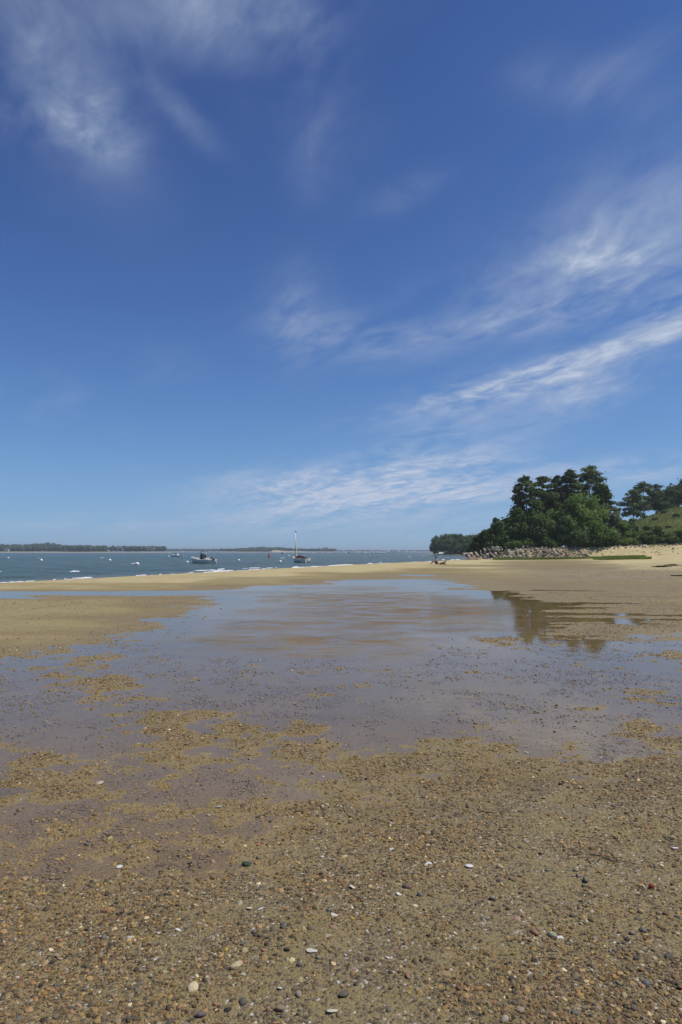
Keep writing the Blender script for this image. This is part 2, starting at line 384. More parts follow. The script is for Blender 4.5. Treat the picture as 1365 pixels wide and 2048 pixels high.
def ground_material():
    m, N, b = mat('beach_sand')
    at_ = lambda n: N.n('ShaderNodeAttribute', attribute_name=n).outputs['Fac']
    pos = N.n('ShaderNodeNewGeometry').outputs['Position']
    dry, grass, gravel, wet = at_('dry'), at_('grass'), at_('gravel'), at_('wet')
    n_big = N.noise(N.mapv(pos, (0.25, 0.6, 1)), 1.0, 5, 0.6)
    n_mid = N.noise(pos, 3.0, 5, 0.6); n_fin = N.noise(pos, 45.0, 4, 0.65); n_gr = N.noise(pos, 260.0, 2, 0.6)
    damp = N.mix(n_mid, (0.252, 0.198, 0.090), (0.345, 0.272, 0.128))
    dryc = N.mix(n_mid, (0.530, 0.430, 0.212), (0.630, 0.525, 0.285))
    c = N.mix(dry, damp, dryc)
    wetc = N.mix(n_mid, (0.262, 0.194, 0.086), (0.345, 0.262, 0.120))
    c = N.mix(wet, c, wetc)
    # gravel too small to build: coloured cells
    vo = N.n('ShaderNodeTexVoronoi'); N.put(vo.inputs['Vector'], pos); vo.inputs['Scale'].default_value = 95.0
    vcol = N.n('ShaderNodeSeparateColor'); N.put(vcol.inputs[0], vo.outputs['Color'])
    gcol = N.mix(vcol.outputs[0], (0.07, 0.055, 0.040), (0.33, 0.255, 0.15))
    gcol = N.mix(N.ramp(vcol.outputs[1], 0.93, 0.97), gcol, (0.55, 0.50, 0.42))
    gfac = N.m('MULTIPLY', gravel, N.ramp(N.m('ADD', n_mid, N.m('MULTIPLY', vcol.outputs[2], 0.5)), 0.62, 0.85))
    c = N.mix(gfac, c, gcol)
    # pale shell and pebble grit on the far bank
    vo2 = N.n('ShaderNodeTexVoronoi'); N.put(vo2.inputs['Vector'], pos); vo2.inputs['Scale'].default_value = 9.0
    v2 = N.n('ShaderNodeSeparateColor'); N.put(v2.inputs[0], vo2.outputs['Color'])
    grit = N.m('MULTIPLY', at_('shelly'), N.ramp(v2.outputs[0], 0.45, 0.55))
    c = N.mix(grit, c, N.mix(v2.outputs[1], (0.10, 0.075, 0.05), (0.46, 0.40, 0.29)))
    gr = N.mix(N.noise(pos, 0.16, 6, 0.65), (0.10, 0.15, 0.030), (0.28, 0.25, 0.085))
    gr = N.mix(N.ramp(N.noise(pos, 1.3, 5, 0.7), 0.4, 0.65), gr, (0.085, 0.13, 0.03))
    c = N.mix(grass, c, gr)
    c = N.mix(N.ramp(n_fin, 0.2, 0.8, 0.0, 1.0), N.mix(0.80, (0, 0, 0), c), N.mix(0.0, c, c)) 
    c = N.mix(N.m('MULTIPLY', N.ramp(n_big, 0.35, 0.7), 0.42), c, N.mix(0.7, (0, 0, 0), c))
    c = N.mix(N.m('MULTIPLY', N.ramp(N.noise(N.mapv(pos, (1.3, .5, 1), rot=(0, 0, R(-24))), 1.0, 6, .62, .6), .52, .66), .30), c, N.mix(0.62, (0, 0, 0), c))
    N.put(b.inputs['Base Color'], c)
    N.put(b.inputs['Roughness'], N.m('SUBTRACT', 0.92, N.m('MULTIPLY', wet, 0.42)))
    b.inputs['Specular IOR Level'].default_value = 0.14
    bp = N.n('ShaderNodeBump'); bp.inputs['Strength'].default_value = 0.7; bp.inputs['Distance'].default_value = 0.010
    hh = N.m('ADD', N.m('ADD', n_fin, N.m('MULTIPLY', n_gr, 0.35)), N.m('MULTIPLY', N.m('MULTIPLY', vo.outputs['Distance'], -0.8), gravel))
    N.put(bp.inputs['Height'], N.m('ADD', hh, N.m('MULTIPLY', N.noise(pos, 2.0, 5, 0.65), 6.0)))
    N.put(b.inputs['Normal'], bp.outputs[0])
    return m
SAND = ground_material()
def ground_attrs(X, Y, Z, S):
    r = np.hypot(X, Y); a = X / np.maximum(Y, 1)
    bl = bank_line(X)
    n = fbm(X * 0.3, Y * 0.5, 4, 201)
    bar = sstep(0.028, 0.075, Z + 0.02 * n) * sstep(16, 26, r) * sstep(1.5, 4.5, S + n)
    tongue = 0.22 * sstep(0.008, 0.026, Z + .004 * n) * sstep(8.5, 10.5, r) * sstep(0.02, -.06, a)
    right = sstep(0.10, 0.26, Z + 0.05 * n) * sstep(0.30, 0.42, a) * (Y > 40)
    flat = 0.12 + 0.2 * sstep(0.03, 0.1, Z)
    dry = np.clip(np.where(r < 16, tongue, np.maximum(np.maximum(bar * 0.88 * sstep(0.32, 0.2, a), right), tongue)) + 0.14 * sstep(0.12, 0.2, a) * sstep(34, 50, r), 0, 1)
    sandhill = sstep(0.37, 0.44, a)
    topline = bl + 4.5 + 3 * fbm(X * 0.15, Y * 0.15, 3, 77)
    grass = sstep(-0.5, 1.5, Y - topline) * sstep(5, 12, S + 2 * n) * (Y > 120)
    spit = (Y > 400) & (Y < 480) & (S < 26 + 8 * n)
    grass = np.where(spit, 0.0, grass)
    dry = np.maximum(dry, np.where(spit, 0.9, 0)); dry = np.maximum(dry, sandhill * (Y > 100) * 1.0)
    gravel = sstep(0.0, 0.012, Z) * sstep(26, 9, r) * 0.9 + 0.25 * sstep(24, 9, r)
    gravel = np.where((a < -0.12) & (r > 9.5) & (Z > 0.008), 0.12, gravel)
    gravel = np.maximum(gravel, 0.45 * sstep(0.2, 0.3, a) * sstep(18, 30, r) * (r < 80))
    shelly = sstep(0.22, 0.34, a) * sstep(33, 42, r) * sstep(70, 52, r) * (Z > 0.0) * (1 - right) * 0.8
    shelly = np.maximum(shelly, 0.3 * sstep(0.3, 0.5, a) * sstep(70, 50, r) * sstep(20, 30, r))
    wet = np.clip(1 - sstep(0.004, 0.030, Z), 0, 1) * (S > 5)
    wet = np.where(r < 9, np.maximum(wet, 0.22 + 0.3 * n), wet)
    wet = np.where((S <= 5) , sstep(2.6, 0.8, S + 0.6 * n), wet)
    wet = np.where(Y > 120, sstep(2, 0.5, S), wet)
    greyflat = sstep(0.2, 0.26, a) * sstep(52, 62, r) * sstep(118, 100, r) * sstep(0.22, 0.10, Z)
    wet = np.maximum(wet, greyflat * 0.8)
    return dry, grass, np.clip(gravel, 0, 1), np.clip(wet, 0, 1), np.clip(shelly, 0, 1)
def build_ground():
    V = np.stack([GX, GY, GZ], -1).reshape(-1, 3)
    me = mesh('ground', V, grid_faces(*GX.shape), SAND, True)
    for nm, arr in zip(('dry', 'grass', 'gravel', 'wet', 'shelly'), ground_attrs(GX, GY, GZ, GS)): fattr(me, nm, arr)
    o = obj('beach', me, None, 'structure'); return o
build_ground()

# ------------------------------------------------------------------ shallow pool water
def water_material():
    m, N, b = mat('pool_water')
    t = m.node_tree; t.nodes.remove(b)
    out = t.nodes['Material Output']
    pos = N.n('ShaderNodeNewGeometry').outputs['Position']
    rip = N.noise(N.mapv(pos, (2.2, 5.5, 1), rot=(0, 0, R(12))), 1.6, 4, 0.55, 0.6)
    rip2 = N.noise(N.mapv(pos, (9, 16, 1)), 1.2, 3, 0.5)
    calm = N.ramp(N.noise(N.mapv(pos, (0.10, 0.16, 1)), 1.0, 3, 0.5), 0.36, 0.60)
    depth = N.n('ShaderNodeAttribute', attribute_name='depth').outputs['Fac']
    amt = N.m('MULTIPLY', N.ramp(depth, 0.004, 0.030), N.m('MULTIPLY_ADD', calm, 0.6, 0.42))
    bp = N.n('ShaderNodeBump'); bp.inputs['Strength'].default_value = 1.0
    bp.inputs['Distance'].default_value = 0.011
    N.put(bp.inputs['Height'], N.m('MULTIPLY', N.m('ADD', rip, N.m('MULTIPLY', rip2, 0.30)), N.m('MULTIPLY_ADD', amt, 1.0, 0.02)))
    fr = N.n('ShaderNodeFresnel'); fr.inputs['IOR'].default_value = 1.70; N.put(fr.inputs['Normal'], bp.outputs[0])
    gl = N.n('ShaderNodeBsdfGlossy'); N.put(gl.inputs['Roughness'], N.m('MULTIPLY_ADD', amt, 0.05, 0.02)); N.put(gl.inputs['Normal'], bp.outputs[0])
    tr = N.n('ShaderNodeBsdfTransparent')
    N.put(tr.inputs[0], N.mix(N.ramp(depth, 0.0, 0.07), (0.99, 0.98, 0.99), (0.86, 0.80, 0.79)))
    mx = N.n('ShaderNodeMixShader'); N.put(mx.inputs[0], N.m('MULTIPLY', fr.outputs[0], N.m('SUBTRACT', 1.0, N.m('MULTIPLY', amt, N.ramp(N.noise(N.mapv(pos, (1.0, 1.5, 1), rot=(0, 0, R(8))), 1.1, 6, .66, .4), .36, .62, .12, .92))))); N.put(mx.inputs[1], tr.outputs[0]); N.put(mx.inputs[2], gl.outputs[0])  # noise painted into the reflectivity imitates ripple facets that reflect less sky
    N.put(out.inputs['Surface'], mx.outputs[0])
    return m
def build_pool():
    F = grid_faces(*GX.shape)
    z = GZ.ravel(); s = GS.ravel(); y = GY.ravel(); r = np.hypot(GX, GY).ravel()
    ok = (z < 0.006) & (s > 4.6) & (y > 1.5) & (r < 95)
    F = F[ok[F].any(1) & (s[F] > 4.0).all(1) & (r[F] < 96).all(1)]
    idx = np.unique(F); mp = -np.ones(len(z), np.int64); mp[idx] = np.arange(len(idx))
    V = np.stack([GX.ravel()[idx], GY.ravel()[idx], np.zeros(len(idx))], -1)
    me = mesh('shallow_water', V, mp[F], water_material(), True)
    fattr(me, 'depth', np.maximum(-z[idx], 0))
    obj('tidal_pool', me, None, 'structure')
build_pool()

# ------------------------------------------------------------------ sea
def sea_material():
    m, N, b = mat('sea_water')
    pos = N.n('ShaderNodeNewGeometry').outputs['Position']
    big = N.noise(N.mapv(pos, (0.012, 0.03, 1), rot=(0, 0, R(20))), 1.0, 4, 0.55)
    c = N.mix(N.ramp(big, 0.3, 0.7), (0.052, 0.080, 0.056), (0.074, 0.100, 0.066))
    sh = N.n('ShaderNodeAttribute', attribute_name='shoal').outputs['Fac']
    c = N.mix(sh, c, (0.125, 0.120, 0.080))
    N.put(b.inputs['Base Color'], c)
    b.inputs['Roughness'].default_value = 0.22; b.inputs['IOR'].default_value = 1.33
    b.inputs['Specular IOR Level'].default_value = 0.12
    bp = N.n('ShaderNodeBump'); bp.inputs['Strength'].default_value = 1.0; bp.inputs['Distance'].default_value = 0.30
    w1 = N.noise(N.mapv(pos, (0.55, 1.1, 1), rot=(0, 0, R(28))), 1.0, 5, 0.6, 0.5)
    w2 = N.noise(N.mapv(pos, (0.10, 0.22, 1), rot=(0, 0, R(22))), 1.0, 4, 0.6, 0.5)
    N.put(bp.inputs['Height'], N.m('ADD', w1, N.m('MULTIPLY', w2, 2.0))); N.put(b.inputs['Normal'], bp.outputs[0])
    return m
def build_sea():
    rd = np.concatenate([np.exp(np.linspace(math.log(20), math.log(420), 420)), np.exp(np.linspace(math.log(430), math.log(12000), 60))])
    an = np.concatenate([np.radians(np.linspace(-150, -38, 30))[:-1], np.radians(np.linspace(-38, 20, 300)), np.radians(np.linspace(20, 60, 20))[1:]])
    X, Y = polar_grid(rd, an)
    r = np.hypot(X, Y); s = shore_dist(X, Y)
    u = X * math.cos(0.5) + Y * math.sin(0.5); v = -X * math.sin(0.5) + Y * math.cos(0.5)
    w = 0.09 * fbm(u * 0.16, v * 0.42, 3, 301) + 0.05 * fbm(u * 0.5, v * 1.1, 3, 331)
    Z = SEA + w * sstep(0, 8, -s) * sstep(600, 200, r)
    me = mesh('sea', np.stack([X, Y, Z], -1).reshape(-1, 3), grid_faces(*X.shape), sea_material(), True)
    fattr(me, 'shoal', sstep(-9, -0.5, s + 1.5 * fbm(X * 0.2, Y * 0.2, 3, 5)) * 0.8)
    obj('sea', me, None, 'structure')
build_sea()

# ------------------------------------------------------------------ surf and whitecaps
FOAM = plain('sea_foam', (0.74, 0.76, 0.76), 0.8, 0.08, 6.0, 0.5)
def shore_point(t):
    seg = np.hypot(*(SHORE[1:] - SHORE[:-1]).T); cum = np.concatenate([[0], np.cumsum(seg)])
    i = int(np.clip(np.searchsorted(cum, t) - 1, 0, len(seg) - 1)); k = (t - cum[i]) / seg[i]
    p = SHORE[i] + (SHORE[i + 1] - SHORE[i]) * k; d = (SHORE[i + 1] - SHORE[i]) / seg[i]
    return p, np.array([-d[1], d[0]])
def build_foam():
    rng = np.random.default_rng(5); V = []; F = []
    def ridge(t0, t1, off, wid, hgt, seed, dens=0.35):
        n = max(8, int((t1 - t0) / 0.12)); prev = None
        for i in range(n + 1):
            k = i / n; t = t0 + (t1 - t0) * k
            p, nr = shore_point(t)
            e = math.sin(math.pi * k) ** 0.5
            x = np.array([t * 0.5]); br = float(fbm(x * .9, x * 0 + seed, 4, seed, 0.55)[0]); b2 = float(fbm(x * 0.35, x * 0 + seed + .5, 3, seed + 9)[0])
            w = wid * .62 * e * max(0.0, dens + 0.9 * br); o = off + 0.9 * b2
            if w < 0.03: prev = None; continue
            h = .6 * hgt * (0.5 + max(0, 0.5 + br)) * e
            row = []
            for q, hh in ((-0.6, 0.0), (-0.25, 0.7), (0.05, 1.0), (0.4, 0.35), (0.9, 0.0)):
                j = rng.normal(0, 0.02)
                c = p + nr * (o + w * q + j); row.append((c[0], c[1], SEA + 0.02 + h * hh * (1 + rng.normal(0, .15))))
            b = len(V); V.extend(row)
            if prev is not None:
                for m in range(4): F.append((prev + m, prev + m + 1, b + m + 1, b + m))
            prev = b
    T0 = 74 + 20
    ridge(90, 250, 0.5, 0.46, 0.035, 3, 0.46)             # wash line
    ridge(90, 250, 1.9, 0.42, 0.08, 14, 0.16)
    for i in range(24):
        t = rng.uniform(100, 250); L = rng.uniform(1.5, 6)
        ridge(t, t + L, rng.uniform(1.0, 6.0), rng.uniform(0.15, 0.45), rng.uniform(0.06, 0.14), 30 + i, 0.42)
    for i in range(16):
        t = rng.uniform(150, 245); L = rng.uniform(3, 10)
        ridge(t, t + L, rng.uniform(0.6, 3.0), rng.uniform(0.25, 0.6), rng.uniform(0.08, 0.18), 130 + i, 0.42)
    for i in range(18):                                    # whitecaps farther out
        r = math.exp(rng.uniform(math.log(50), math.log(700))); a = rng.uniform(-0.55, 0.12)
        x, y = r * math.sin(a), r * math.cos(a)
        if shore_dist(np.array([x]), np.array([y]))[0] > -10: continue
        L = rng.uniform(0.12, 0.5) * (1 + r / 400); b = len(V); m = 7
        for k in range(m):
            q = (k / (m - 1) - .5) * 2; e = 1 - abs(q) ** 2
            for dy, hh in ((-0.12, 0), (0, .07), (.16, 0)):
                V.append((x + q * L + rng.normal(0, .05), y + 0.3 * q * L + dy * (0.3 + e), SEA + 0.03 + hh * e * rng.uniform(.4, 1.2) + (0.02 if hh else 0)))
        for k in range(m - 1):
            for c in range(2): F.append((b + k * 3 + c, b + k * 3 + c + 1, b + k * 3 + c + 4, b + k * 3 + c + 3))
    o = obj('surf_foam', mesh('surf_foam', V, F, FOAM, True), None, 'stuff')
    tag(o, 'white foam of small waves breaking along the sand bar', 'foam')
build_foam()

# ------------------------------------------------------------------ stones: shapes and materials
def stone_mesh(name, seed, sub, flat, mat_, angular=0.0):
    bm = bmesh.new(); bmesh.ops.create_icosphere(bm, subdivisions=sub, radius=1.0)
    rng = np.random.default_rng(seed)
    sx, sy = rng.uniform(0.75, 1.25), rng.uniform(0.65, 1.0)
    cuts = [(Vector(rng.normal(size=3)).normalized(), rng.uniform(0.55, 0.9)) for _ in range(int(4 + 8 * angular))]
    for v in bm.verts:
        p = v.co.copy()
        for n, d in cuts:
            k = p.dot(n) - d
            if k > 0: p -= n * k * (0.55 + 0.4 * angular)
        p *= 1 + rng.normal(0, 0.05 if sub < 2 else 0.025)
        v.co = Vector((p.x * sx, p.y * sy, p.z * flat))
    me = bpy.data.meshes.new(name); bm.to_mesh(me); bm.free()
    if sub > 1 or not angular: me.polygons.foreach_set('use_smooth', np.ones(len(me.polygons), dtype=bool))
    me.materials.append(mat_); return me
def stone_material(name, source, rough=0.75, mottle=30.0):
    m, N, b = mat(name)
    if source == 'instance':
        c0 = N.n('ShaderNodeAttribute', attribute_name='tint', attribute_type='INSTANCER').outputs['Color']
    else:
        c0 = N.n('ShaderNodeObjectInfo').outputs['Color']
    tc = N.n('ShaderNodeTexCoord').outputs['Object']
    n = N.noise(tc, mottle, 5, 0.65)
    c = N.mix(N.ramp(n, 0.3, 0.75), N.mix(0.72, (0, 0, 0), c0), c0)
    sp = N.noise(tc, mottle * 3.1, 2, 0.6)
    c = N.mix(N.m('MULTIPLY', N.ramp(sp, 0.60, 0.72), 0.35), c, (0.45, 0.42, 0.38))
    N.put(b.inputs['Base Color'], c); b.inputs['Roughness'].default_value = rough; b.inputs['Specular IOR Level'].default_value = .25
    bp = N.n('ShaderNodeBump'); bp.inputs['Strength'].default_value = 0.35; bp.inputs['Distance'].default_value = 0.05
    N.put(bp.inputs['Height'], n); N.put(b.inputs['Normal'], bp.outputs[0])
    return m
GRAVEL_M = stone_material('gravel_stone', 'instance', 0.6, 1.6)
PEBBLE_M = stone_material('pebble_stone', 'object', 0.6, 1.7)
ROCK_M = stone_material('granite_boulder', 'object', 0.85, 2.2)

def srgb(r, g, b):
    f = lambda c: (c / 255 / 12.92) if c < 10 else ((c / 255 + 0.055) / 1.055) ** 2.4
    return (f(r), f(g), f(b))
PAL = np.array([srgb(*c) for c in [(134, 114, 84), (114, 95, 70), (150, 128, 94), (96, 82, 64), (122, 114, 102), (92, 86, 80), (72, 66, 62), (142, 130, 112),
                                   (134, 102, 80), (150, 122, 96), (166, 142, 92), (150, 126, 74), (182, 168, 140), (206, 198, 180), (104, 102, 90), (144, 112, 92)]])
PALW = np.array([.16, .15, .12, .11, .08, .07, .05, .05, .04, .03, .035, .03, .03, .012, .03, .02]); PALW /= PALW.sum()

# ------------------------------------------------------------------ gravel (uncountable)
def build_gravel():
    rng = np.random.default_rng(21)
    M = 620000
    Y = np.exp(rng.uniform(math.log(1.75), math.log(24), M)); X = Y * rng.uniform(-0.88, 0.88, M)
    h = height(X, Y); r = np.hypot(X, Y); a = X / Y
    patch = fbm(X * 1.6, Y * 1.6, 4, 401, 0.55); fine_ = fbm(X * 5, Y * 5, 3, 421, 0.6)
    p = np.where(h > 0.002, 0.60 * sstep(1.0, 3.4, r) + 0.75 * patch + 0.5 * fine_, 0.20 + 0.25 * sstep(5.5, 3.5, r) + 0.6 * patch + 0.6 * fine_)
    p = np.where(h < -0.010, 0.015, p)
    p = np.where((h >= 0.0) & (h < 0.012) & (r > 4.2), p + 0.25, p)
    tong = (a < -0.13) & (r > 9.8) & (h > 0.004)
    p = np.where(tong, 0.05 + 0.10 * sstep(18, 23, r) + 0.12 * np.maximum(patch, 0), p)
    p = np.where((r > 13) & ~tong, p * 0.35, p)
    keep = rng.uniform(0, 1, M) < p
    X, Y, h, r, patch = X[keep], Y[keep], h[keep], r[keep], patch[keep]
    n = len(X)
    m2 = 34000; Y2 = np.exp(rng.uniform(math.log(14), math.log(85), m2)); X2 = Y2 * rng.uniform(-.8, .85, m2); h2 = height(X2, Y2); s2 = shore_dist(X2, Y2); a2 = X2 / Y2
    q = np.where(a2 > .24, .55 * sstep(-.002, .004, h2), .07 + .10 * (h2 < .03)); q = np.where(h2 < -.006, .0, q); q = np.where(s2 < 4.5, 0, q)
    q = q * np.clip(.55 + 1.6 * fbm(X2 * .35, Y2 * .8, 3, 433), 0, 1.4)
    q = q + .5 * (np.abs(s2 - 6.3 - 1.2 * fbm(X2 * .3, Y2 * .3, 3, 441)) < .22) * (a2 < .2)          # wrack line on the bar
    k2 = rng.uniform(0, 1, m2) < q; n2 = int(k2.sum())
    X, Y, h, r, patch = [np.concatenate([u, v]) for u, v in zip((X, Y, h, r, patch), (X2[k2], Y2[k2], h2[k2], np.hypot(X2, Y2)[k2], np.zeros(n2)))]
    n1 = n; n = len(X)
    size = np.exp(rng.normal(math.log(0.0038), 0.46, n)) * np.clip(0.62 + 0.16 * Y, 0.9, 2.6)
    big = rng.uniform(0, 1, n) < 0.075 * sstep(6, 3, r) + 0.012
    size = np.where(big, size * rng.uniform(1.6, 2.6, n), size)
    size = np.minimum(size, 0.0135 + 0.0005 * Y)
    size[n1:] = rng.uniform(.008, .022, n2) * np.clip(Y[n1:] / 28, .6, 1.8)
    col = PAL[rng.choice(len(PAL), n, p=PALW)] * rng.uniform(0.55, 1.6, (n, 1)) * np.array([1.10, 1.0, .74])
    gold = (rng.uniform(0, 1, n) < (0.25 + .4 * (h < .003)) * sstep(3.0, 5.0, r) * sstep(0.35, 0.1, X / Y)) & (size < 0.02)
    col = np.where(gold[:, None], np.array(srgb(150, 122, 68)) * rng.uniform(0.6, 1.3, (n, 1)), col)
    far_dark = np.where((X[n1:] / Y[n1:] < .24)[:, None], np.array(srgb(84, 70, 46)), np.array(srgb(176, 160, 124))) * rng.uniform(.5, 1.25, (n2, 1))
    col[n1:] = np.where((rng.uniform(0, 1, n2) < .6)[:, None], far_dark, col[n1:])
    shal = (h < .002) & (r > 3.6) & (rng.uniform(0, 1, n) < .8)
    col = np.where(shal[:, None], np.array(srgb(158, 132, 84)) * rng.uniform(.6, 1.35, (n, 1)), col)
    me = bpy.data.meshes.new('gravel'); me.vertices.add(n)
    me.vertices.foreach_set('co', np.stack([X, Y, np.where((h < .001) & (h > -.010), np.maximum(h, -.002) + size * rng.uniform(-.42, .16, n), h + size * rng.uniform(-.12, .12, n))], -1).astype(np.float32).ravel())
    def va(nm, typ, key, arr):
        at_ = me.attributes.new(nm, typ, 'POINT'); at_.data.foreach_set(key, np.ascontiguousarray(arr).ravel())
    va('rot', 'FLOAT_VECTOR', 'vector', np.stack([rng.normal(0, .25, n), rng.normal(0, .25, n), rng.uniform(0, 6.28, n)], -1).astype(np.float32))
    va('size', 'FLOAT', 'value', size.astype(np.float32))
    va('pick', 'INT', 'value', rng.integers(0, 10, n).astype(np.int32))
    cattr(me, 'tint', np.clip(col, 0, 1))
    lib = bpy.data.collections.new('stone_shapes')
    for i in range(10):
        st = stone_mesh('stone_shape', 500 + i, 1 if i < 6 else 2, 0.45 + 0.05 * (i % 5), GRAVEL_M, (.2, .5, .8)[i % 3])
        so = bpy.data.objects.new('stone_shape_%02d' % i, st); lib.objects.link(so)
    ng = bpy.data.node_groups.new('scatter_gravel', 'GeometryNodeTree')
    ng.interface.new_socket('Geometry', in_out='INPUT', socket_type='NodeSocketGeometry')
    ng.interface.new_socket('Geometry', in_out='OUTPUT', socket_type='NodeSocketGeometry')
    gi = ng.nodes.new('NodeGroupInput'); go = ng.nodes.new('NodeGroupOutput')
    ip = ng.nodes.new('GeometryNodeInstanceOnPoints'); ci = ng.nodes.new('GeometryNodeCollectionInfo')
    ci.inputs['Collection'].default_value = lib; ci.inputs['Separate Children'].default_value = True; ci.inputs['Reset Children'].default_value = True
    def na(nm, typ):
        q = ng.nodes.new('GeometryNodeInputNamedAttribute'); q.data_type = typ; q.inputs['Name'].default_value = nm; return q.outputs['Attribute']
    L = ng.links.new
    L(gi.outputs[0], ip.inputs['Points']); L(ci.outputs[0], ip.inputs['Instance']); ip.inputs['Pick Instance'].default_value = True
    L(na('pick', 'INT'), ip.inputs['Instance Index'])
    er = ng.nodes.new('FunctionNodeEulerToRotation'); L(na('rot', 'FLOAT_VECTOR'), er.inputs[0]); L(er.outputs[0], ip.inputs['Rotation'])
    L(na('size', 'FLOAT'), ip.inputs['Scale']); L(ip.outputs[0], go.inputs[0])
    o = obj('gravel', me, None, 'stuff'); o.modifiers.new('scatter', 'NODES').node_group = ng
    tag(o, 'small brown and grey gravel strewn over the wet sand', 'gravel')
    return n
build_gravel()

# ------------------------------------------------------------------ single pebbles, the largest in view
PEB_SHAPES = [stone_mesh('pebble', 700 + i, 2, 0.45 + 0.06 * (i % 5), PEBBLE_M, (0.2, 0.5, 0.85)[i % 3]) for i in range(14)]
KINDS = [('slate grey', (112, 108, 102)), ('light grey', (150, 143, 130)), ('brown', (120, 100, 76)), ('tan', (154, 132, 102)), ('charcoal', (84, 80, 76)),
         ('pinkish', (158, 130, 112)), ('greenish grey', (118, 116, 98)), ('purplish brown', (112, 94, 84)), ('cream', (184, 170, 142)), ('ochre', (156, 130, 88))]
KW = np.array([.16, .16, .15, .14, .12, .07, .08, .06, .04, .02]); KW /= KW.sum()
def place_pebble(X, Y, size, colour, label, group, rng, rise=0.35, sq=None):
    h = float(height(np.array([X]), np.array([Y]))[0])
    o = obj('pebble', PEB_SHAPES[int(rng.integers(len(PEB_SHAPES)))])
    o.location = (X, Y, h + size * rise * 0.6); s = size
    o.scale = sq and (s * sq[0], s * sq[1], s * sq[2]) or (s * rng.uniform(.85, 1.3), s * rng.uniform(.8, 1.1), s * rng.uniform(.8, 1.25))
    o.rotation_euler = (rng.normal(0, .18), rng.normal(0, .18), rng.uniform(0, 6.28))
    c = np.array(srgb(*colour)) * rng.uniform(1.0, 1.45) * np.array([1.06, 1.0, .88]); o.color = (*c.clip(0, 1), 1.0)
    tag(o, label, 'pebble', group); return o
SPECIAL = [  # pixel x, y, width px, colour, label
 (1070, 1868, 26, (150, 120, 92), 'large tan and brown stone beside a pale green-grey stone and a white shell'),
 (1105, 1872, 24, (142, 142, 124), 'pale green-grey stone between the large tan stone and a white shell'),
 (1229, 1961, 15, (188, 132, 104), 'square salmon pink pebble among dark grey pebbles'),
 (1303, 1777, 18, (140, 66, 44), 'flat brick red stone chip on bare sand'),
 (517, 1691, 15, (166, 122, 96), 'squarish pink-tan stone standing at the film of water edge'),
 (494, 1718, 18, (58, 72, 60), 'dark green-black stone near the squarish pink-tan stone'),
 (208, 1878, 17, (110, 108, 110), 'rounded blue-grey stone alone above smaller gravel'),
 (487, 1892, 17, (112, 110, 112), 'flat slate grey stone tipped on its edge'),
 (560, 2025, 26, (128, 112, 92), 'blocky grey-brown stone beside the curved oyster shell'),
 (598, 1996, 20, (134, 124, 108), 'oval grey stone lying on two smaller pebbles'),
 (402, 2032, 22, (92, 90, 94), 'dark slate stone with a split edge'),
 (816, 1962, 22, (132, 104, 84), 'reddish brown stone casting a dark shadow'),
 (1163, 1850, 13, (186, 178, 160), 'small pale stone on open sand'),
 (1265, 1875, 20, (130, 116, 104), 'rounded mauve-grey stone with sand around it'),
 (1292, 1980, 22, (96, 100, 108), 'dark blue-grey stone with a pale facet'),
 (1041, 2031, 24, (140, 128, 114), 'smooth round grey-beige stone between two lesser pebbles'),
 (985, 1796, 22, (122, 120, 110), 'half buried flat grey stone'),
 (1157, 1752, 17, (132, 120, 104), 'grey-brown stone in a cluster of three by seaweed strands'),
 (1172, 1760, 18, (124, 124, 112), 'grey-green stone in a cluster of three by seaweed strands'),
 (1155, 1750, 12, (178, 160, 136), 'cream stone atop a cluster of three by seaweed strands'),
 (1346, 1690, 17, (168, 152, 128), 'pale buff stone above a white shell'),
 (1000, 1731, 14, (170, 150, 116), 'buff pebble near the oval white clam shell'),
 (426, 1745, 15, (138, 110, 78), 'flattened brown stone beside a small cream pebble'),
 (1110, 1463, 9, (60, 62, 62), 'black stone poking out of the thin water film'),
 (470, 1313, 7, (120, 96, 62), 'small brown stone poking out of the pool edge'),
]
def build_pebbles():
    rng = np.random.default_rng(77); n = 0
    for px, py, w, c, lab in SPECIAL:
        g = gp(px, py, 0.03 if py > 1700 else 0.0); place_pebble(g[0], g[1], w * 0.5 * g[1] / FPX * .86, c, lab, None, rng, 0.5); n += 1
    tries = 0; used = []
    while n < 300 and tries < 9000:
        tries += 1
        px = rng.uniform(-20, 1385); py = 1480 + 590 * rng.uniform(0, 1) ** 0.55
        bias = 0.35 + 0.65 * sstep(300, 1100, px)
        if rng.uniform() > bias * (0.35 + 0.65 * (py - 1480) / 590): continue
        cl = float(fbm(np.array([px / 160.0]), np.array([py / 60.0]), 3, 611)[0])
        if rng.uniform() > 0.55 + 1.1 * cl: continue
        g = gp(px, py, 0.02)
        size = float(np.exp(rng.normal(math.log(0.0108), 0.34)))
        if any((g[0] - a) ** 2 + (g[1] - b) ** 2 < (1.05 * (size + s)) ** 2 for a, b, s in used): continue
        used.append((g[0], g[1], size))
        nm, c = KINDS[int(rng.choice(len(KINDS), p=KW))]
        big = 'larger' if size > 0.0125 else 'small'
        where = 'on the damp sandy gravel' if (py > 1800 or px > 700) else 'where water films the gravel'
        place_pebble(g[0], g[1], size, c, '%s rounded %s pebble lying %s' % (big, nm, where), 'pebbles on the foreshore', rng, rng.uniform(-.1, .4)); n += 1
build_pebbles()

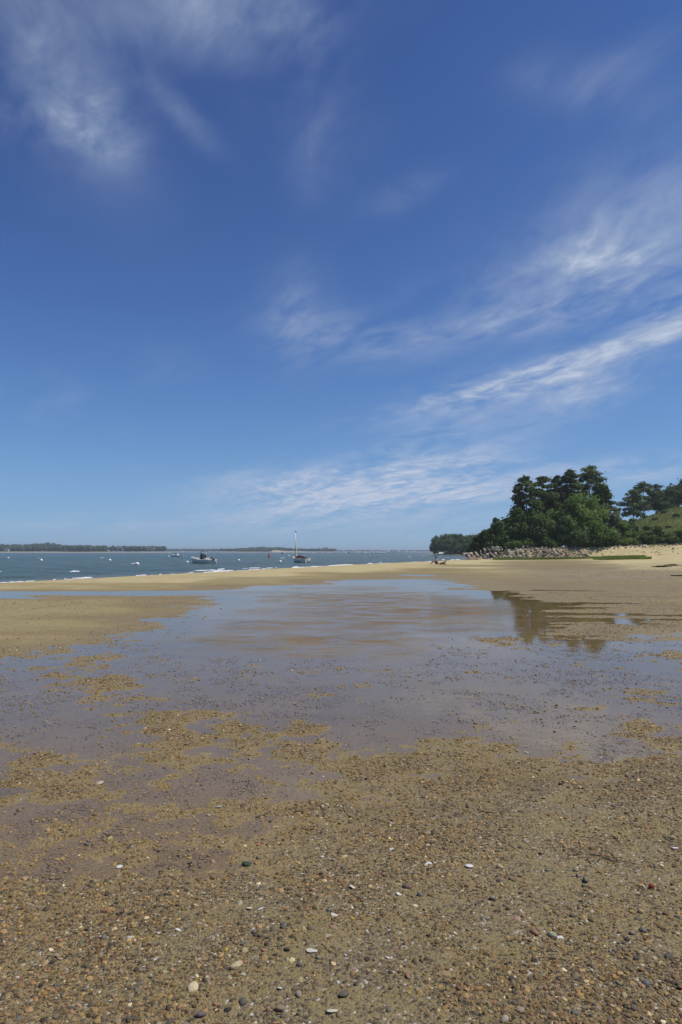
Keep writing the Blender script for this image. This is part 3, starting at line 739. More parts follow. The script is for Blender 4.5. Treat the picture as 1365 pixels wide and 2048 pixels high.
# ------------------------------------------------------------------ shells
def shell_material():
    m, N, b = mat('shell')
    c0 = N.n('ShaderNodeObjectInfo').outputs['Color']
    tc = N.n('ShaderNodeTexCoord').outputs['Object']
    x, y, z = N.sep(tc)
    rr = N.m('SQRT', N.m('ADD', N.m('MULTIPLY', N.m('ADD', x, 0.8), N.m('ADD', x, 0.8)), N.m('MULTIPLY', y, y)))
    band = N.m('SINE', N.m('MULTIPLY', rr, 38.0))
    c = N.mix(N.ramp(band, -1, 1, 0, 0.22), c0, N.mix(0.6, (0.1, 0.08, 0.05), c0))
    c = N.mix(N.m('MULTIPLY', N.ramp(N.noise(tc, 2.5, 4), 0.5, 0.8), 0.3), c, (0.40, 0.34, 0.25))
    N.put(b.inputs['Base Color'], c); b.inputs['Roughness'].default_value = 0.45
    bp = N.n('ShaderNodeBump'); bp.inputs['Strength'].default_value = 0.4; bp.inputs['Distance'].default_value = 0.03
    N.put(bp.inputs['Height'], band); N.put(b.inputs['Normal'], bp.outputs[0])
    return m
SHELL_M = shell_material()
def shell_mesh(seed, kind):
    "a single valve: domed fan with thickness (clam) or long frilled valve (oyster, razor)"
    rng = np.random.default_rng(seed); nr, na = 6, 18; V = []; F = []
    for layer in (0, 1):
        for i in range(nr):
            t = i / (nr - 1)
            for k in range(na):
                a = 2 * math.pi * k / na
                rx, ry = (1.0, 0.8) if kind == 'clam' else (1.15, 0.62)
                w = 1 + (0.05 if kind == 'clam' else 0.16) * math.sin(3 * a + seed) * t + rng.normal(0, .015) * t
                x = -0.35 * (1 - t) + rx * t * math.cos(a) * w; y = ry * t * math.sin(a) * w
                z = (0.42 if kind == 'clam' else 0.26) * (1 - t ** 2.2) + (0.10 * math.sin(2 * a + 1) * t * t if kind != 'clam' else 0)
                V.append((x, y, z - layer * 0.07))
    def id_(l, i, k): return l * nr * na + i * na + k % na
    for l in (0, 1):
        for i in range(nr - 1):
            for k in range(na):
                q = (id_(l, i, k), id_(l, i + 1, k), id_(l, i + 1, k + 1), id_(l, i, k + 1)); F.append(q if l == 0 else q[::-1])
    for k in range(na): F.append((id_(0, nr - 1, k), id_(1, nr - 1, k), id_(1, nr - 1, k + 1), id_(0, nr - 1, k + 1)))
    return mesh('shell', V, F, SHELL_M, True)
SHELLS = [shell_mesh(i, 'clam') for i in range(3)] + [shell_mesh(10 + i, 'oyster') for i in range(3)]
SHELL_SPOTS = [
 (939, 1736, 19, 0, (236, 232, 226), 'oval white clam shell with a dark rim lying on bare sand'),
 (857, 1732, 16, 3, (232, 224, 212), 'white shell tilted up beside a smaller broken one'),
 (871, 1728, 11, 4, (206, 192, 168), 'small broken cream shell leaning by a white shell'),
 (706, 1772, 17, 1, (228, 218, 200), 'creamy white fan shaped shell on gravel'),
 (798, 1784, 13, 0, (230, 224, 216), 'small white shell on top of a dark pebble'),
 (646, 1717, 9, 3, (230, 226, 216), 'tiny white shell chip near a dark stone'),
 (239, 1731, 15, 1, (232, 230, 224), 'bright white shell half in a film of water'),
 (199, 1565, 19, 0, (222, 196, 160), 'large peach cream shell on a gravel patch between puddles'),
 (669, 1830, 16, 3, (226, 218, 206), 'folded white shell fragment standing in gravel'),
 (499, 1812, 15, 1, (222, 212, 178), 'yellowish white shell next to a whiter one'),
 (521, 1813, 13, 3, (236, 234, 228), 'white shell next to a yellowish one'),
 (623, 1906, 23, 4, (222, 214, 200), 'broad chipped white oyster shell among grey pebbles'),
 (357, 1857, 12, 5, (236, 228, 222), 'white shell beside a reddish pebble'),
 (664, 2027, 24, 5, (214, 204, 182), 'curved oyster shell with a hollow cup'),
 (776, 1919, 10, 0, (238, 236, 230), 'round bright white shell chip on bare sand'),
 (1121, 1873, 14, 3, (232, 228, 218), 'white shell shard beside a pale green-grey stone'),
 (1350, 1706, 17, 0, (234, 230, 224), 'white shell below a pale buff stone'),
 (259, 1874, 13, 1, (186, 184, 178), 'grey white shell right of a blue-grey stone'),
 (438, 1612, 14, 4, (196, 190, 180), 'long thin pale shell in the shallow water film'),
 (783, 1700, 11, 2, (228, 222, 210), 'small cream white shell above the fan shaped one'),
 (1087, 1594, 11, 2, (232, 228, 220), 'round white shell alone among brown gravel'),
 (655, 1608, 9, 3, (220, 214, 200), 'small white shell by a thin stick in shallow water'),
 (866, 1691, 11, 4, (204, 192, 164), 'tan white shell upright in gravel above two white shells'),
 (1113, 1408, 10, 0, (216, 206, 180), 'pale shell alone in the far puddle'),
 (269, 1776, 9, 2, (234, 230, 224), 'little white shell chip below the film of water'),
 (418, 1627, 8, 2, (230, 226, 222), 'tiny white shell below a long thin one'),
 (1054, 1502, 9, 3, (226, 220, 208), 'white shell chip at the edge of the wide puddle'),
 (555, 1650, 8, 1, (196, 186, 160), 'dull cream shell near the thin stick'),
 (220, 1672, 13, 0, (196, 178, 116), 'yellow tinted shell under the water film'),
 (234, 1646, 15, 4, (150, 146, 118), 'greenish shell pair half under the water film'),
 (1059, 1952, 12, 3, (196, 190, 172), 'flat mottled pale shell beside green-grey pebbles'),
 (123, 1296, 8, 1, (214, 204, 180), 'pale shell at the edge of the sand spit puddle'),
 (560, 1980, 12, 0, (226, 220, 210), 'white shell between rounded grey pebbles at the bottom edge'),
 (221, 2004, 11, 2, (222, 216, 206), 'small white shell next to a cream pebble'),
]
def build_shells():
    rng = np.random.default_rng(9)
    for px, py, w, k, c, lab in SHELL_SPOTS:
        g = gp(px, py, 0.035 if py > 1750 else 0.012); X, Y = g[0], g[1]
        h = float(height(np.array([X]), np.array([Y]))[0]); s = w * 0.5 * Y / FPX * .86
        o = obj('shell', SHELLS[k]); o.location = (X, Y, h + s * 0.30); o.scale = (s, s, s * .5)
        o.rotation_euler = (rng.normal(.18, .2), rng.normal(0, .2), rng.uniform(-.6, .6) + (math.pi if rng.uniform() < .5 else 0))
        o.color = (*[q * .92 for q in srgb(*c)], 1); tag(o, lab, 'shell')
    n = 0
    while n < 90:                                            # scattered small chips
        px = rng.uniform(0, 1365); py = 1330 + 700 * rng.uniform() ** .8
        g = gp(px, py, .01); s = rng.uniform(.0035, .007) * (1 + .08 * g[1]); X, Y = g[0], g[1]
        h = float(height(np.array([X]), np.array([Y]))[0])
        if h < -0.006: continue
        o = obj('shell', SHELLS[int(rng.integers(6))]); o.location = (X, Y, h + s * .3); o.scale = (s, s, s)
        o.rotation_euler = (rng.normal(0, .3), rng.normal(0, .3), rng.uniform(0, 6.28))
        v = rng.uniform(.45, .75); o.color = (v, v * .95, v * .86, 1)
        tag(o, 'scattered tiny whitish shell chip lying in the gravel', 'shell', 'small shell chips in the gravel'); n += 1
build_shells()

# ------------------------------------------------------------------ stranded weed, sticks, grass blade
LAND = []                                                   # (x, y, short name) of stones and shells one can find
def _short(lab):
    w = lab.split(); cut = {'beside', 'lying', 'with', 'on', 'next', 'in', 'near', 'between', 'among', 'half', 'tilted', 'leaning', 'standing', 'above', 'below', 'by', 'alone', 'under',
                            'at', 'casting', 'tipped', 'poking', 'upright', 'right', 'atop'}
    k = next((i for i, q in enumerate(w) if i and q in cut), len(w)); return ' '.join(w[:k])
_named = [(o, _short(o['label'])) for o in COL.objects if o.get('category') in ('pebble', 'shell') and not o.get('group')]
_cnt = {}
for _o, _n in _named: _cnt[_n] = _cnt.get(_n, 0) + 1
LAND = [(_o.location.x, _o.location.y, _n) for _o, _n in _named if _cnt[_n] == 1]
def single_out():
    ORD = ['', 'second ', 'third ', 'fourth ', 'fifth ', 'sixth ', 'seventh ', 'eighth ']
    kinds = {}
    for o in COL.objects:
        if o.get('group') == 'pebbles on the foreshore':
            kinds.setdefault(next(k for k, _ in KINDS if (' ' + k + ' pebble') in o['label'] or (' ' + k + ' ') in o['label']) + ' pebble', []).append(o)
        elif o.get('group') == 'small shell chips in the gravel': kinds.setdefault('tiny whitish shell chip', []).append(o)
    for kind, os_ in kinds.items():
        P = np.array([o.location[:2] for o in os_]); L = np.array([l[:2] for l in LAND])
        D = np.hypot(P[:, None, 0] - L[None, :, 0], P[:, None, 1] - L[None, :, 1]); rk = D.argsort(0).argsort(0)
        for i, o in enumerate(os_):
            j = int(np.lexsort((D[i], rk[i]))[0]); r = int(rk[i, j])
            if r < len(ORD): o['label'] = '%s nearest to the %s' % (ORD[r] + kind, LAND[j][2]) if r == 0 else '%s%s out from the %s' % (ORD[r], kind, LAND[j][2])
single_out()
WEED = plain('dark_seaweed', (0.030, 0.028, 0.016), 0.5, .3, 20)
BLADE = plain('green_blade', (0.16, 0.20, 0.05), 0.5, .2, 20)
STICK = plain('grey_driftwood', (0.10, 0.085, 0.07), 0.9, .3, 6, .4)
def strand(name, pix, rad, m, label, cat, lift=0.006, zz=0.03, group=None):
    pts = []
    for px, py in pix:
        g = gp(px, py, zz); pts.append((g[0], g[1], float(height(g[:1], g[1:2])[0]) + lift))
    c = Vector(pts[0]); mb = MB(); mb.tube([Vector(p) - c for p in pts], [rad] * (len(pts) - 1) + [rad * .4], 5)
    o = mb.build(name, m, None, True); o.location = c; tag(o, label, cat, group); return o
strand('seaweed_strand', [(1178, 1710), (1200, 1713), (1222, 1722), (1246, 1729)], .0022, WEED, 'longer dark seaweed strand on gravel by three clustered stones', 'seaweed')
strand('seaweed_strand', [(1196, 1692), (1218, 1706), (1235, 1720), (1262, 1729), (1285, 1734)], .0016, WEED, 'thin dark seaweed strand crossing the longer one', 'seaweed')
strand('seaweed_strand', [(1160, 1672), (1186, 1675), (1212, 1684)], .0014, WEED, 'short dark seaweed strand above the crossed strands', 'seaweed')
strand('grass_blade', [(992, 1915), (1012, 1912), (1030, 1912), (1044, 1916)], .0013, BLADE, 'thin green grass blade lying on the sand', 'grass blade')
strand('stick', [(512, 1636), (526, 1631), (540, 1626)], .004, STICK, 'short thin dark stick lying in the shallow water film', 'stick', .006, 0.0)
strand('stick', [(641, 1615), (650, 1632)], .003, STICK, 'short twig beside the white shell at the puddle edge', 'stick', .005, 0.0)
_lg = gp(1342, 1147, 0.25); _h = float(height(_lg[:1], _lg[1:2])[0])
_mb = MB(); _mb.tube([(0, 0, 0.05), (.9, -.05, .06), (2.4, .1, .04), (4.0, .0, .02)], [.03, .05, .045, .04], 7); _mb.tube([(.9, -.05, .08), (1.05, .1, .22)], [.03, .012], 5)
_o = _mb.build('driftwood_log', STICK, None, True); _o.location = (_lg[0], _lg[1], _h); tag(_o, 'dark driftwood log lying on the pale sand slope', 'driftwood')
def wrack(px, py, w, lab):
    g = gp(px, py, 0.4); X, Y = g[0], g[1]; z0 = float(height(g[:1], g[1:2])[0]); g = at(px, py, Y)
    rng = np.random.default_rng(int(px)); V = []; F = []
    for i in range(260):
        x = rng.normal(0, w * .35); y = rng.normal(0, .35); z = max(0, .09 - .1 * abs(y) - .05 * abs(x)) * rng.uniform(.2, 1)
        z += float(height(np.array([X + x]), np.array([Y + y]))[0]) - z0
        a = rng.uniform(0, 3.14); l = rng.uniform(.08, .22); b = len(V)
        dx, dy = l * math.cos(a), l * math.sin(a)
        V += [(x - dx, y - dy, z), (x + .03, y - .03, z + .05), (x + dx, y + dy, z + rng.uniform(0, .05)), (x - .03, y + .03, z - .01)]
        F.append((b, b + 1, b + 2, b + 3))
    o = obj('seaweed_heap', mesh('seaweed_heap', V, F, WEED)); o.location = (X, Y, z0 + .02); tag(o, lab, 'seaweed')
wrack(1322, 1131, .5, 'dark seaweed heap on pale sand, beside a lower heap')
wrack(1344, 1128, .55, 'dark seaweed heap with a trailing edge on the pale sand')
wrack(1362, 1114, .7, 'dark seaweed heap higher up the pale sand slope')

# ------------------------------------------------------------------ rock revetment
def build_riprap():
    rng = np.random.default_rng(41)
    shapes = [stone_mesh('rock', 900 + i, 2, 0.66 + .06 * (i % 4), ROCK_M, .95) for i in range(12)]
    for q in shapes: q.polygons.foreach_set('use_smooth', np.zeros(len(q.polygons), dtype=bool))
    root = empty('rock_revetment', (43, 131, 0), 'long revetment of piled pale granite boulders below the trees', 'rock wall')
    cols = [(206, 196, 176), (190, 182, 166), (178, 168, 150), (160, 154, 144), (196, 176, 156), (216, 206, 188), (150, 142, 130), (176, 164, 142)]
    small = []
    def put(X, Y, z, s, big=True):
        c = np.array(srgb(*cols[int(rng.integers(len(cols)))])) * rng.uniform(.68, 1.0)
        sc = (s * rng.uniform(.9, 1.35), s * rng.uniform(.8, 1.1), s * rng.uniform(.75, 1.1)); ro = (rng.normal(0, .3), rng.normal(0, .3), rng.uniform(0, 6.28))
        if big:
            o = obj('rock', shapes[int(rng.integers(12))], root); o.location = (X - 43, Y - 131, z); o.scale = sc; o.rotation_euler = ro; o.color = (*c, 1)
        else: small.append((X, Y, z, sc, ro))
    n = 0
    for row in range(7):
        X = 25.0
        while X < 49.5 - row * 0.0:
            k = row / 6.0
            s = float(np.exp(rng.normal(math.log(.345), .34))) * (1.12 - .35 * k) * (1.0 if X < 42 else .74)
            if row == 0: s *= 1.1
            Y = float(bank_line(np.array(X))) - 0.4 + 4.4 * k + rng.normal(0, .18)
            z = .12 + 2.25 * k ** .9 + rng.normal(0, .12)
            f = sstep(25, 30, X)
            z = z * (0.45 + .55 * f) if X < 30 else z
            if X > 46 and row < (X - 46) * 1.2: X += s * 1.6; continue
            if n < 268: put(X, Y, z, s); n += 1
            X += max(.5, s) * rng.uniform(1.45, 1.9)
    X = 49.0
    while X < 74:                                            # ragged line of lesser stones along the top of the sand slope
        s = rng.uniform(.16, .34); Y = float(bank_line(np.array(X))) + 3.6 + rng.normal(0, .5)
        z = float(height(np.array([X]), np.array([Y]))[0]) + s * .25
        if n < 298: put(X, Y, z, s); n += 1
        X += s * rng.uniform(1.3, 3.0)
    # stones too small to tell apart: one joined part
    base = shapes[0]; bv = np.array([v.co[:] for v in base.vertices]); bf = [tuple(p.vertices) for p in base.polygons]
    lib = []
    for m_ in shapes[:4]:
        lib.append((np.array([v.co[:] for v in m_.vertices]), np.array([tuple(p.vertices) for p in m_.polygons])))
    V, F = [], []; b = 0
    for i in range(900):
        X = rng.uniform(43, 74) if i > 600 else rng.uniform(25, 47); 
        Y = float(bank_line(np.array(X))) + rng.uniform(-1.2, 4.4)
        if X > 49 and rng.uniform() > .55: continue
        s = rng.uniform(.07, .20) * (1.3 if i <= 600 else 1); z = float(height(np.array([X]), np.array([Y]))[0])
        v, f = lib[i % 4]; a = rng.uniform(0, 6.28); c_, s_ = math.cos(a), math.sin(a)
        q = v * s; q = np.stack([q[:, 0] * c_ - q[:, 1] * s_, q[:, 0] * s_ + q[:, 1] * c_, q[:, 2]], 1) + (X - 43, Y - 131, z + s * .2)
        V.append(q); F.append(f + b); b += len(v)
    o = obj('rubble', mesh('rubble', np.concatenate(V), np.concatenate(F), plain('rubble_stone', (.27, .23, .19), .9, .35, 3), True), root, 'stuff')
build_riprap()

# ------------------------------------------------------------------ foliage
def leaf_material(name, lo, hi, trans=0.25):
    m, N, b = mat(name)
    t = N.n('ShaderNodeAttribute', attribute_name='shade').outputs['Fac']
    oi = N.n('ShaderNodeObjectInfo').outputs['Random']
    c = N.mix(t, lo, hi)
    hs = N.n('ShaderNodeHueSaturation'); N.put(hs.inputs['Color'], c)
    N.put(hs.inputs['Value'], N.m('MULTIPLY_ADD', oi, .35, .82)); N.put(hs.inputs['Hue'], N.m('MULTIPLY_ADD', oi, .025, .487))
    c = hs.outputs[0]
    out = m.node_tree.nodes['Material Output']
    N.put(b.inputs['Base Color'], c); b.inputs['Roughness'].default_value = .65; b.inputs['Specular IOR Level'].default_value = .25
    tl = N.n('ShaderNodeBsdfTranslucent'); N.put(tl.inputs[0], c)
    mx = N.n('ShaderNodeMixShader'); mx.inputs[0].default_value = trans
    N.put(mx.inputs[1], b.outputs[0]); N.put(mx.inputs[2], tl.outputs[0]); N.put(out.inputs[0], mx.outputs[0])
    return m
L_PINE = leaf_material('pine_needles', (.048, .082, .025), (.150, .200, .056), .34)
L_OAK = leaf_material('oak_leaves', (.055, .098, .026), (.155, .230, .060), .38)
L_BRIGHT = leaf_material('bright_leaves', (.095, .150, .030), (.230, .310, .070), .45)
L_SILVER = leaf_material('silvery_leaves', (.070, .105, .045), (.185, .220, .110), .35)
L_SHRUB = leaf_material('shrub_leaves', (.070, .120, .026), (.165, .240, .055), .4)
BARK = plain('bark', (.070, .056, .045), .95, .35, 5, .6)

def leaves(clumps, per, size, rng, upb=.35, aspect=1.7):
    "many small leaf faces in flattened clumps; clumps = (x,y,z,rx,ry,rz)"
    C = np.array(clumps, float); nC = len(C)
    vol = (C[:, 3] * C[:, 4] * C[:, 5]) ** (1 / 1.5); cnt = np.maximum(12, (per * vol / vol.mean()).astype(int))
    ci = np.repeat(np.arange(nC), cnt); n = len(ci)
    d = rng.normal(size=(n, 3)); d /= np.linalg.norm(d, axis=1, keepdims=True)
    rr = rng.uniform(.25, 1.0, n) ** .45
    p = C[ci, :3] + d * C[ci, 3:] * rr[:, None] * (1 + .34 * rng.normal(size=(n, 1)) * (rng.uniform(size=(n, 1)) < .6))
    nrm = d * .8 + rng.normal(size=(n, 3)) * .55; nrm[:, 2] += upb; nrm /= np.linalg.norm(nrm, axis=1, keepdims=True)
    t = np.cross(nrm, rng.normal(size=(n, 3))); t /= np.linalg.norm(t, axis=1, keepdims=True); b = np.cross(nrm, t)
    s = size * rng.uniform(.55, 1.35, n)[:, None]
    V = np.stack([p - t * s * aspect * .5, p - b * s * .42 + t * s * .1, p + t * s * aspect * .5, p + b * s * .42 + t * s * .1 - nrm * s * .15], 1).reshape(-1, 3)
    F = np.arange(4 * n).reshape(-1, 4)
    shade = np.clip(rng.uniform(0, 1, nC)[ci] * .6 + rng.uniform(0, .4, n), 0, 1)
    return V, F, np.repeat(shade, 4)
def crown_obj(clumps, per, size, m, rng, parent, upb=.35, aspect=1.7):
    V, F, sh = leaves(clumps, per, size, rng, upb, aspect)
    me = mesh('crown', V, F, m); fattr(me, 'shade', sh); return obj('crown', me, parent)
def trunk_obj(H, r0, clumps, rng, parent, lean=(0, 0), limbs=16, base_frac=.25):
    mb = MB(); k = 7
    ph = rng.uniform(0, 6); pts = [(lean[0] * (i / k) ** 1.3 * H + .02 * H * math.sin(ph + 3 * i / k) * (i / k), lean[1] * (i / k) * H, H * i / k) for i in range(k + 1)]
    mb.tube(pts, [r0 * (1.25 if i == 0 else 1) * (1 - .88 * i / k) for i in range(k + 1)], 8)
    P = np.array(pts); order = rng.permutation(len(clumps))[:limbs]
    for j in order:
        c = np.array(clumps[j][:3]); z = np.clip(c[2] - rng.uniform(.05, .22) * H, base_frac * H, .95 * H)
        b = np.array([np.interp(z, P[:, 2], P[:, 0]), np.interp(z, P[:, 2], P[:, 1]), z]); mid = (b + c) / 2 + (0, 0, -.03 * H)
        rb = r0 * .34 * (1 - .6 * z / H); mb.tube([b, mid, c], [rb, rb * .65, rb * .25], 5)
    return mb.build('trunk', BARK, parent, True)
def pine(loc, H, W, rng, label, lean=0.0, bare=.30, group=None, per=120, leaf=.30, name='pine_tree', n_l=40):
    root = empty(name, loc, label, 'tree', group); cl = []
    skew = rng.uniform(0, 6.28)
    for i in range(n_l):
        k = (i + rng.uniform(0, 1)) / n_l; z = H * (bare + (1 - bare) * k)
        prof = (1 - k) ** .55 * (.55 + .45 * min(1, k * 4)) + .10
        Lr = W * .5 * prof * rng.uniform(.55, 1.15); a = i * 2.4 + rng.uniform(-.5, .5)
        Lr *= 1 + .25 * math.cos(a - skew)
        x, y = Lr * math.cos(a), Lr * math.sin(a)
        cx = lean * H * (z / H) ** 1.3
        s = W * .5 * rng.uniform(.17, .33) * (.8 + .4 * (1 - k)); cl.append((cx + x, y, z + rng.uniform(-.2, .4), s * 1.15, s * 1.15, s * .55))
        if Lr > W * .22: s2 = s * .8; cl.append((cx + x * .5, y * .5, z + rng.uniform(-.1, .5), s2, s2, s2 * .5))
    cl.append((lean * H, 0, H * .985, W * .10, W * .10, W * .10))
    crown_obj(cl, per, leaf, L_PINE, rng, root, .5, 2.0); trunk_obj(H * .97, max(.16, H * .017), cl, rng, root, (lean, 0), 22)
    return root
def broadleaf(loc, H, W, rng, label, m=None, bare=.12, group=None, n=46, per=130, leaf=.36, name='oak_tree', cat='tree', D=None, trunk=True):
    root = empty(name, loc, label, cat, group); cl = []
    D = D or W
    for i in range(n):
        d = rng.normal(size=3); d /= np.linalg.norm(d); rr = rng.uniform(.35, .92)
        zc = H * (bare + (1 - bare) * .5); hz = H * (1 - bare) * .5
        wz = 1.0 - .28 * max(0, d[2]) ** 2
        s = (W + D) * .25 * rng.uniform(.20, .38)
        cl.append((d[0] * W * .5 * rr * wz, d[1] * D * .5 * rr * wz, max(s * .4, zc + d[2] * hz * rr), s, s, min(s * .75, H * .3)))
    crown_obj(cl, per, leaf, m or L_OAK, rng, root)
    if trunk: trunk_obj(H * .85, max(.05, H * .018), cl, rng, root, (rng.uniform(-.04, .04), 0), 14, .15)
    return root
def ground_at(px, Y):
    X = (px - CX) / FPX * Y * 1.0
    return X, Y, float(height(np.array([X]), np.array([float(Y)]))[0])
def treepos(px, top, Y, width, bottom=None):
    X, Y, z = ground_at(px, Y); zt = at(px, top, Y)[2]
    return (X, Y, z - .05), zt - z, width / FPX * Y

def build_trees():
    rng = np.random.default_rng(1234)
    P = [ # px, top, Y, width px, lean, bare, label
     (1054, 957, 142, 66, -.02, .25, 'tall dark pine with a flat double top, outermost of the pines toward the sea'),
     (1086, 956, 145, 62, .02, .28, 'tall dark pine with a rounded top pressed against the flat double topped one'),
     (1118, 955, 150, 40, -.03, .42, 'slim pine with a sparse forked crown and sky showing through'),
     (1142, 941, 149, 54, .0, .36, 'tall pine with a knobbly crown beside the tallest pine'),
     (1184, 936, 152, 82, -.01, .30, 'tallest pine with a broad layered crown above the light green tree'),
     (1206, 975, 149, 46, .02, .3, 'lower pine at the side of the tallest pine facing the hill'),
     (1104, 985, 156, 66, .0, .3, 'dark pine filling the gap behind the front pines')]
    for px, top, Y, w, ln, br, lab in P:
        loc, H, W = treepos(px, top, Y, w); pine(loc, H, W * 1.12, rng, lab, ln, br, per=165)
    Bs = [ # px, top, Y, width, mat, bare, leaf, label
     (1036, 1015, 139, 56, L_OAK, .05, .36, 'dark leafy tree below the flat double topped pine'),
     (996, 1033, 139, 50, L_OAK, .04, .36, 'rounded dark oak standing apart in front of the pines on the sea side'),
     (966, 1057, 150, 40, L_OAK, .05, .36, 'low dark tree at the seaward end of the boulders'),
     (1070, 1022, 138, 70, L_OAK, .05, .36, 'dense shaded tree under the tall pines above the boulders'),
     (1110, 1010, 140, 60, L_OAK, .05, .36, 'shaded broadleaf tree between the pines and the light green tree'),
     (1166, 983, 139, 92, L_BRIGHT, .04, .34, 'large light green broadleaf tree in front of the tallest pine'),
     (1130, 1030, 136.5, 62, L_OAK, .03, .34, 'medium green tree leaning out over the boulders'),
     (1208, 996, 141, 50, L_SILVER, .08, .34, 'silvery green willow-like tree at the hill side of the grove'),
     (1196, 1040, 136.5, 76, L_SHRUB, .03, .34, 'broad green tree low in front of the silvery one'),
     (1160, 1054, 136, 70, L_OAK, .03, .34, 'dark green thicket tree above the shaded boulders'),
     (1234, 1022, 152, 46, L_OAK, .03, .36, 'dark rounded tree behind the bushes at the foot of the meadow'),
     (1258, 1036, 158, 36, L_OAK, .03, .36, 'lower dark rounded tree where the meadow begins')]
    for px, top, Y, w, m, br, lf, lab in Bs:
        loc, H, W = treepos(px, top, Y, w); broadleaf(loc, H, W * 1.05, rng, lab, m, br, leaf=lf, n=52, per=140)
    Sh = [(1244, 1042, 141, 52, L_BRIGHT, 'bright yellow-green bush at the foot of the meadow'),
     (1222, 1058, 137, 50, L_SHRUB, 'green bush in front of the bright yellow-green one'),
     (1272, 1062, 140, 44, L_SHRUB, 'mid green bush between the yellow-green bush and the dark bush'),
     (1256, 1078, 136.5, 50, L_BRIGHT, 'low spreading bright green bush above the sand slope stones'),
     (1314, 1050, 138, 44, L_OAK, 'dark rounded bush with light tips above the sand slope'),
     (1296, 1064, 137, 34, L_OAK, 'smaller dark bush leaning on the dark rounded bush'),
     (1342, 1062, 137, 40, L_SHRUB, 'green bush between the dark rounded bush and the sand slope end'),
     (1366, 1056, 137, 40, L_SHRUB, 'tall green bush at the top of the sand slope'),
     (1396, 1064, 137, 46, L_SHRUB, 'spreading green bush farther along the sand slope top'),
     (1430, 1068, 137, 40, L_OAK, 'dark low bush at the far end of the sand slope'),
     (1056, 1076, 135.5, 30, L_BRIGHT, 'pale green bush lit at the foot of the dark pines'),
     (1088, 1072, 135.5, 36, L_OAK, 'grey-green bush above the boulders under the pines'),
     (1030, 1082, 135, 40, L_SHRUB, 'small green bush on the boulders below the rounded oak'),
     (984, 1080, 137, 36, L_OAK, 'dark bush on the seaward boulders'),
     (946, 1083, 150, 26, L_OAK, 'low dark bush at the tip of the boulders'),
     (1110, 1078, 135.3, 44, L_OAK, 'dark bush hanging over the shaded boulders'),
     (1146, 1076, 135.3, 44, L_OAK, 'deep green bush under the light green tree'),
     (1186, 1072, 135.3, 46, L_SHRUB, 'green bush above the small end of the boulders')]
    for px, top, Y, w, m, lab in Sh:
        loc, H, W = treepos(px, top, Y, w); broadleaf(loc, H, W, rng, lab, m, .0, n=26, per=120, leaf=.28, name='shrub', cat='shrub')
    Hl = [(1268, 983, 222, 52, .30, 'wide open pine on the hill crest with sky between its limbs', 0),
     (1288, 968, 226, 62, .38, 'tallest open pine on the hill crest with bare lower trunk', 0),
     (1314, 971, 228, 44, .25, 'darker pine on the hill crest beside the open ones', 0),
     (1345, 968, 226, 62, .06, 'rounded dense oak on the hill crest', 1),
     (1374, 958, 226, 52, .10, 'taller dense tree at the end of the hill crest row', 1),
     (1325, 984, 224, 44, .02, 'lower bushy oak filling between crest trees', 1),
     (1412, 964, 228, 60, .08, 'broad oak farther along the hill crest row', 1),
     (1452, 974, 226, 56, .10, 'low rounded oak near the far end of the hill crest row', 1)]
    for px, top, Y, w, br, lab, kd in Hl:
        loc, H, W = treepos(px, top, Y, w)
        if kd: broadleaf(loc, H, W, rng, lab, L_OAK, br, leaf=.42, n=44, per=120)
        else: pine(loc, H, W * 1.15, rng, lab, .02, br, per=110, leaf=.40, n_l=20)
    # bushes dotted over the meadow slope
    base = broadleaf((0, 0, 0), 1.6, 3.4, rng, 'low green bush dotted on the meadow slope', L_SHRUB, 0, 'meadow bushes', n=16, per=70, leaf=.30, name='meadow_bush', cat='shrub', trunk=False)
    def dup(o):
        c = o.copy(); COL.objects.link(c)
        for ch in o.children:
            k = ch.copy(); COL.objects.link(k); k.parent = c
        return c
    spots = [(1262, 158), (1280, 166), (1296, 172), (1275, 180), (1310, 186), (1330, 192), (1255, 186), (1318, 200), (1345, 206), (1290, 196), (1300, 160), (1288, 152), (1270, 150),
             (1250, 150), (1243, 172), (1338, 168), (1355, 182), (1305, 206), (1268, 200), (1252, 205), (1240, 200), (1285, 208)]
    for i, (px, Y) in enumerate(spots):
        o = base if i == 0 else dup(base)
        o.location = ground_at(px, Y); k = rng.uniform(.4, .85); o.scale = (k, k, k * rng.uniform(.8, 1.2)); o.rotation_euler = (0, 0, rng.uniform(0, 6))
    # wood along the far cove
    protos = [broadleaf((0, 0, 0), 11, 11, rng, 'dark green tree in the wood beyond the cove', L_OAK, .05, 'wood beyond the cove', n=34, per=90, leaf=.62, name='cove_tree') for _ in range(3)]
    wood = [(876, 1071, 452, 30), (892, 1067, 455, 34), (908, 1065, 460, 36), (924, 1068, 450, 34), (938, 1069, 440, 32), (954, 1066, 430, 36), (868, 1080, 448, 18), (884, 1078, 446, 24),
            (900, 1076, 445, 26), (916, 1078, 440, 26), (945, 1075, 380, 34), (960, 1068, 300, 44), (972, 1060, 240, 44), (990, 1052, 210, 50), (1010, 1046, 200, 40), (930, 1080, 400, 26),
            (952, 1078, 300, 30), (968, 1076, 230, 36), (985, 1068, 190, 44)]
    used = set()
    for i, (px, top, Y, w) in enumerate(wood):
        j = i % 3
        if j not in used: o = protos[j]; used.add(j)
        else: o = dup(protos[j])
        loc, H, W = treepos(px, top, Y, w); o.location = loc; o.rotation_euler = (0, 0, rng.uniform(0, 6)); o.scale = (W / 11 * 1.1, W / 11 * 1.1, H / 11)
        o['label'] = ('tall dark tree in the wood beyond the cove' if H > 11 else 'low dark tree in the wood beyond the cove')
build_trees()

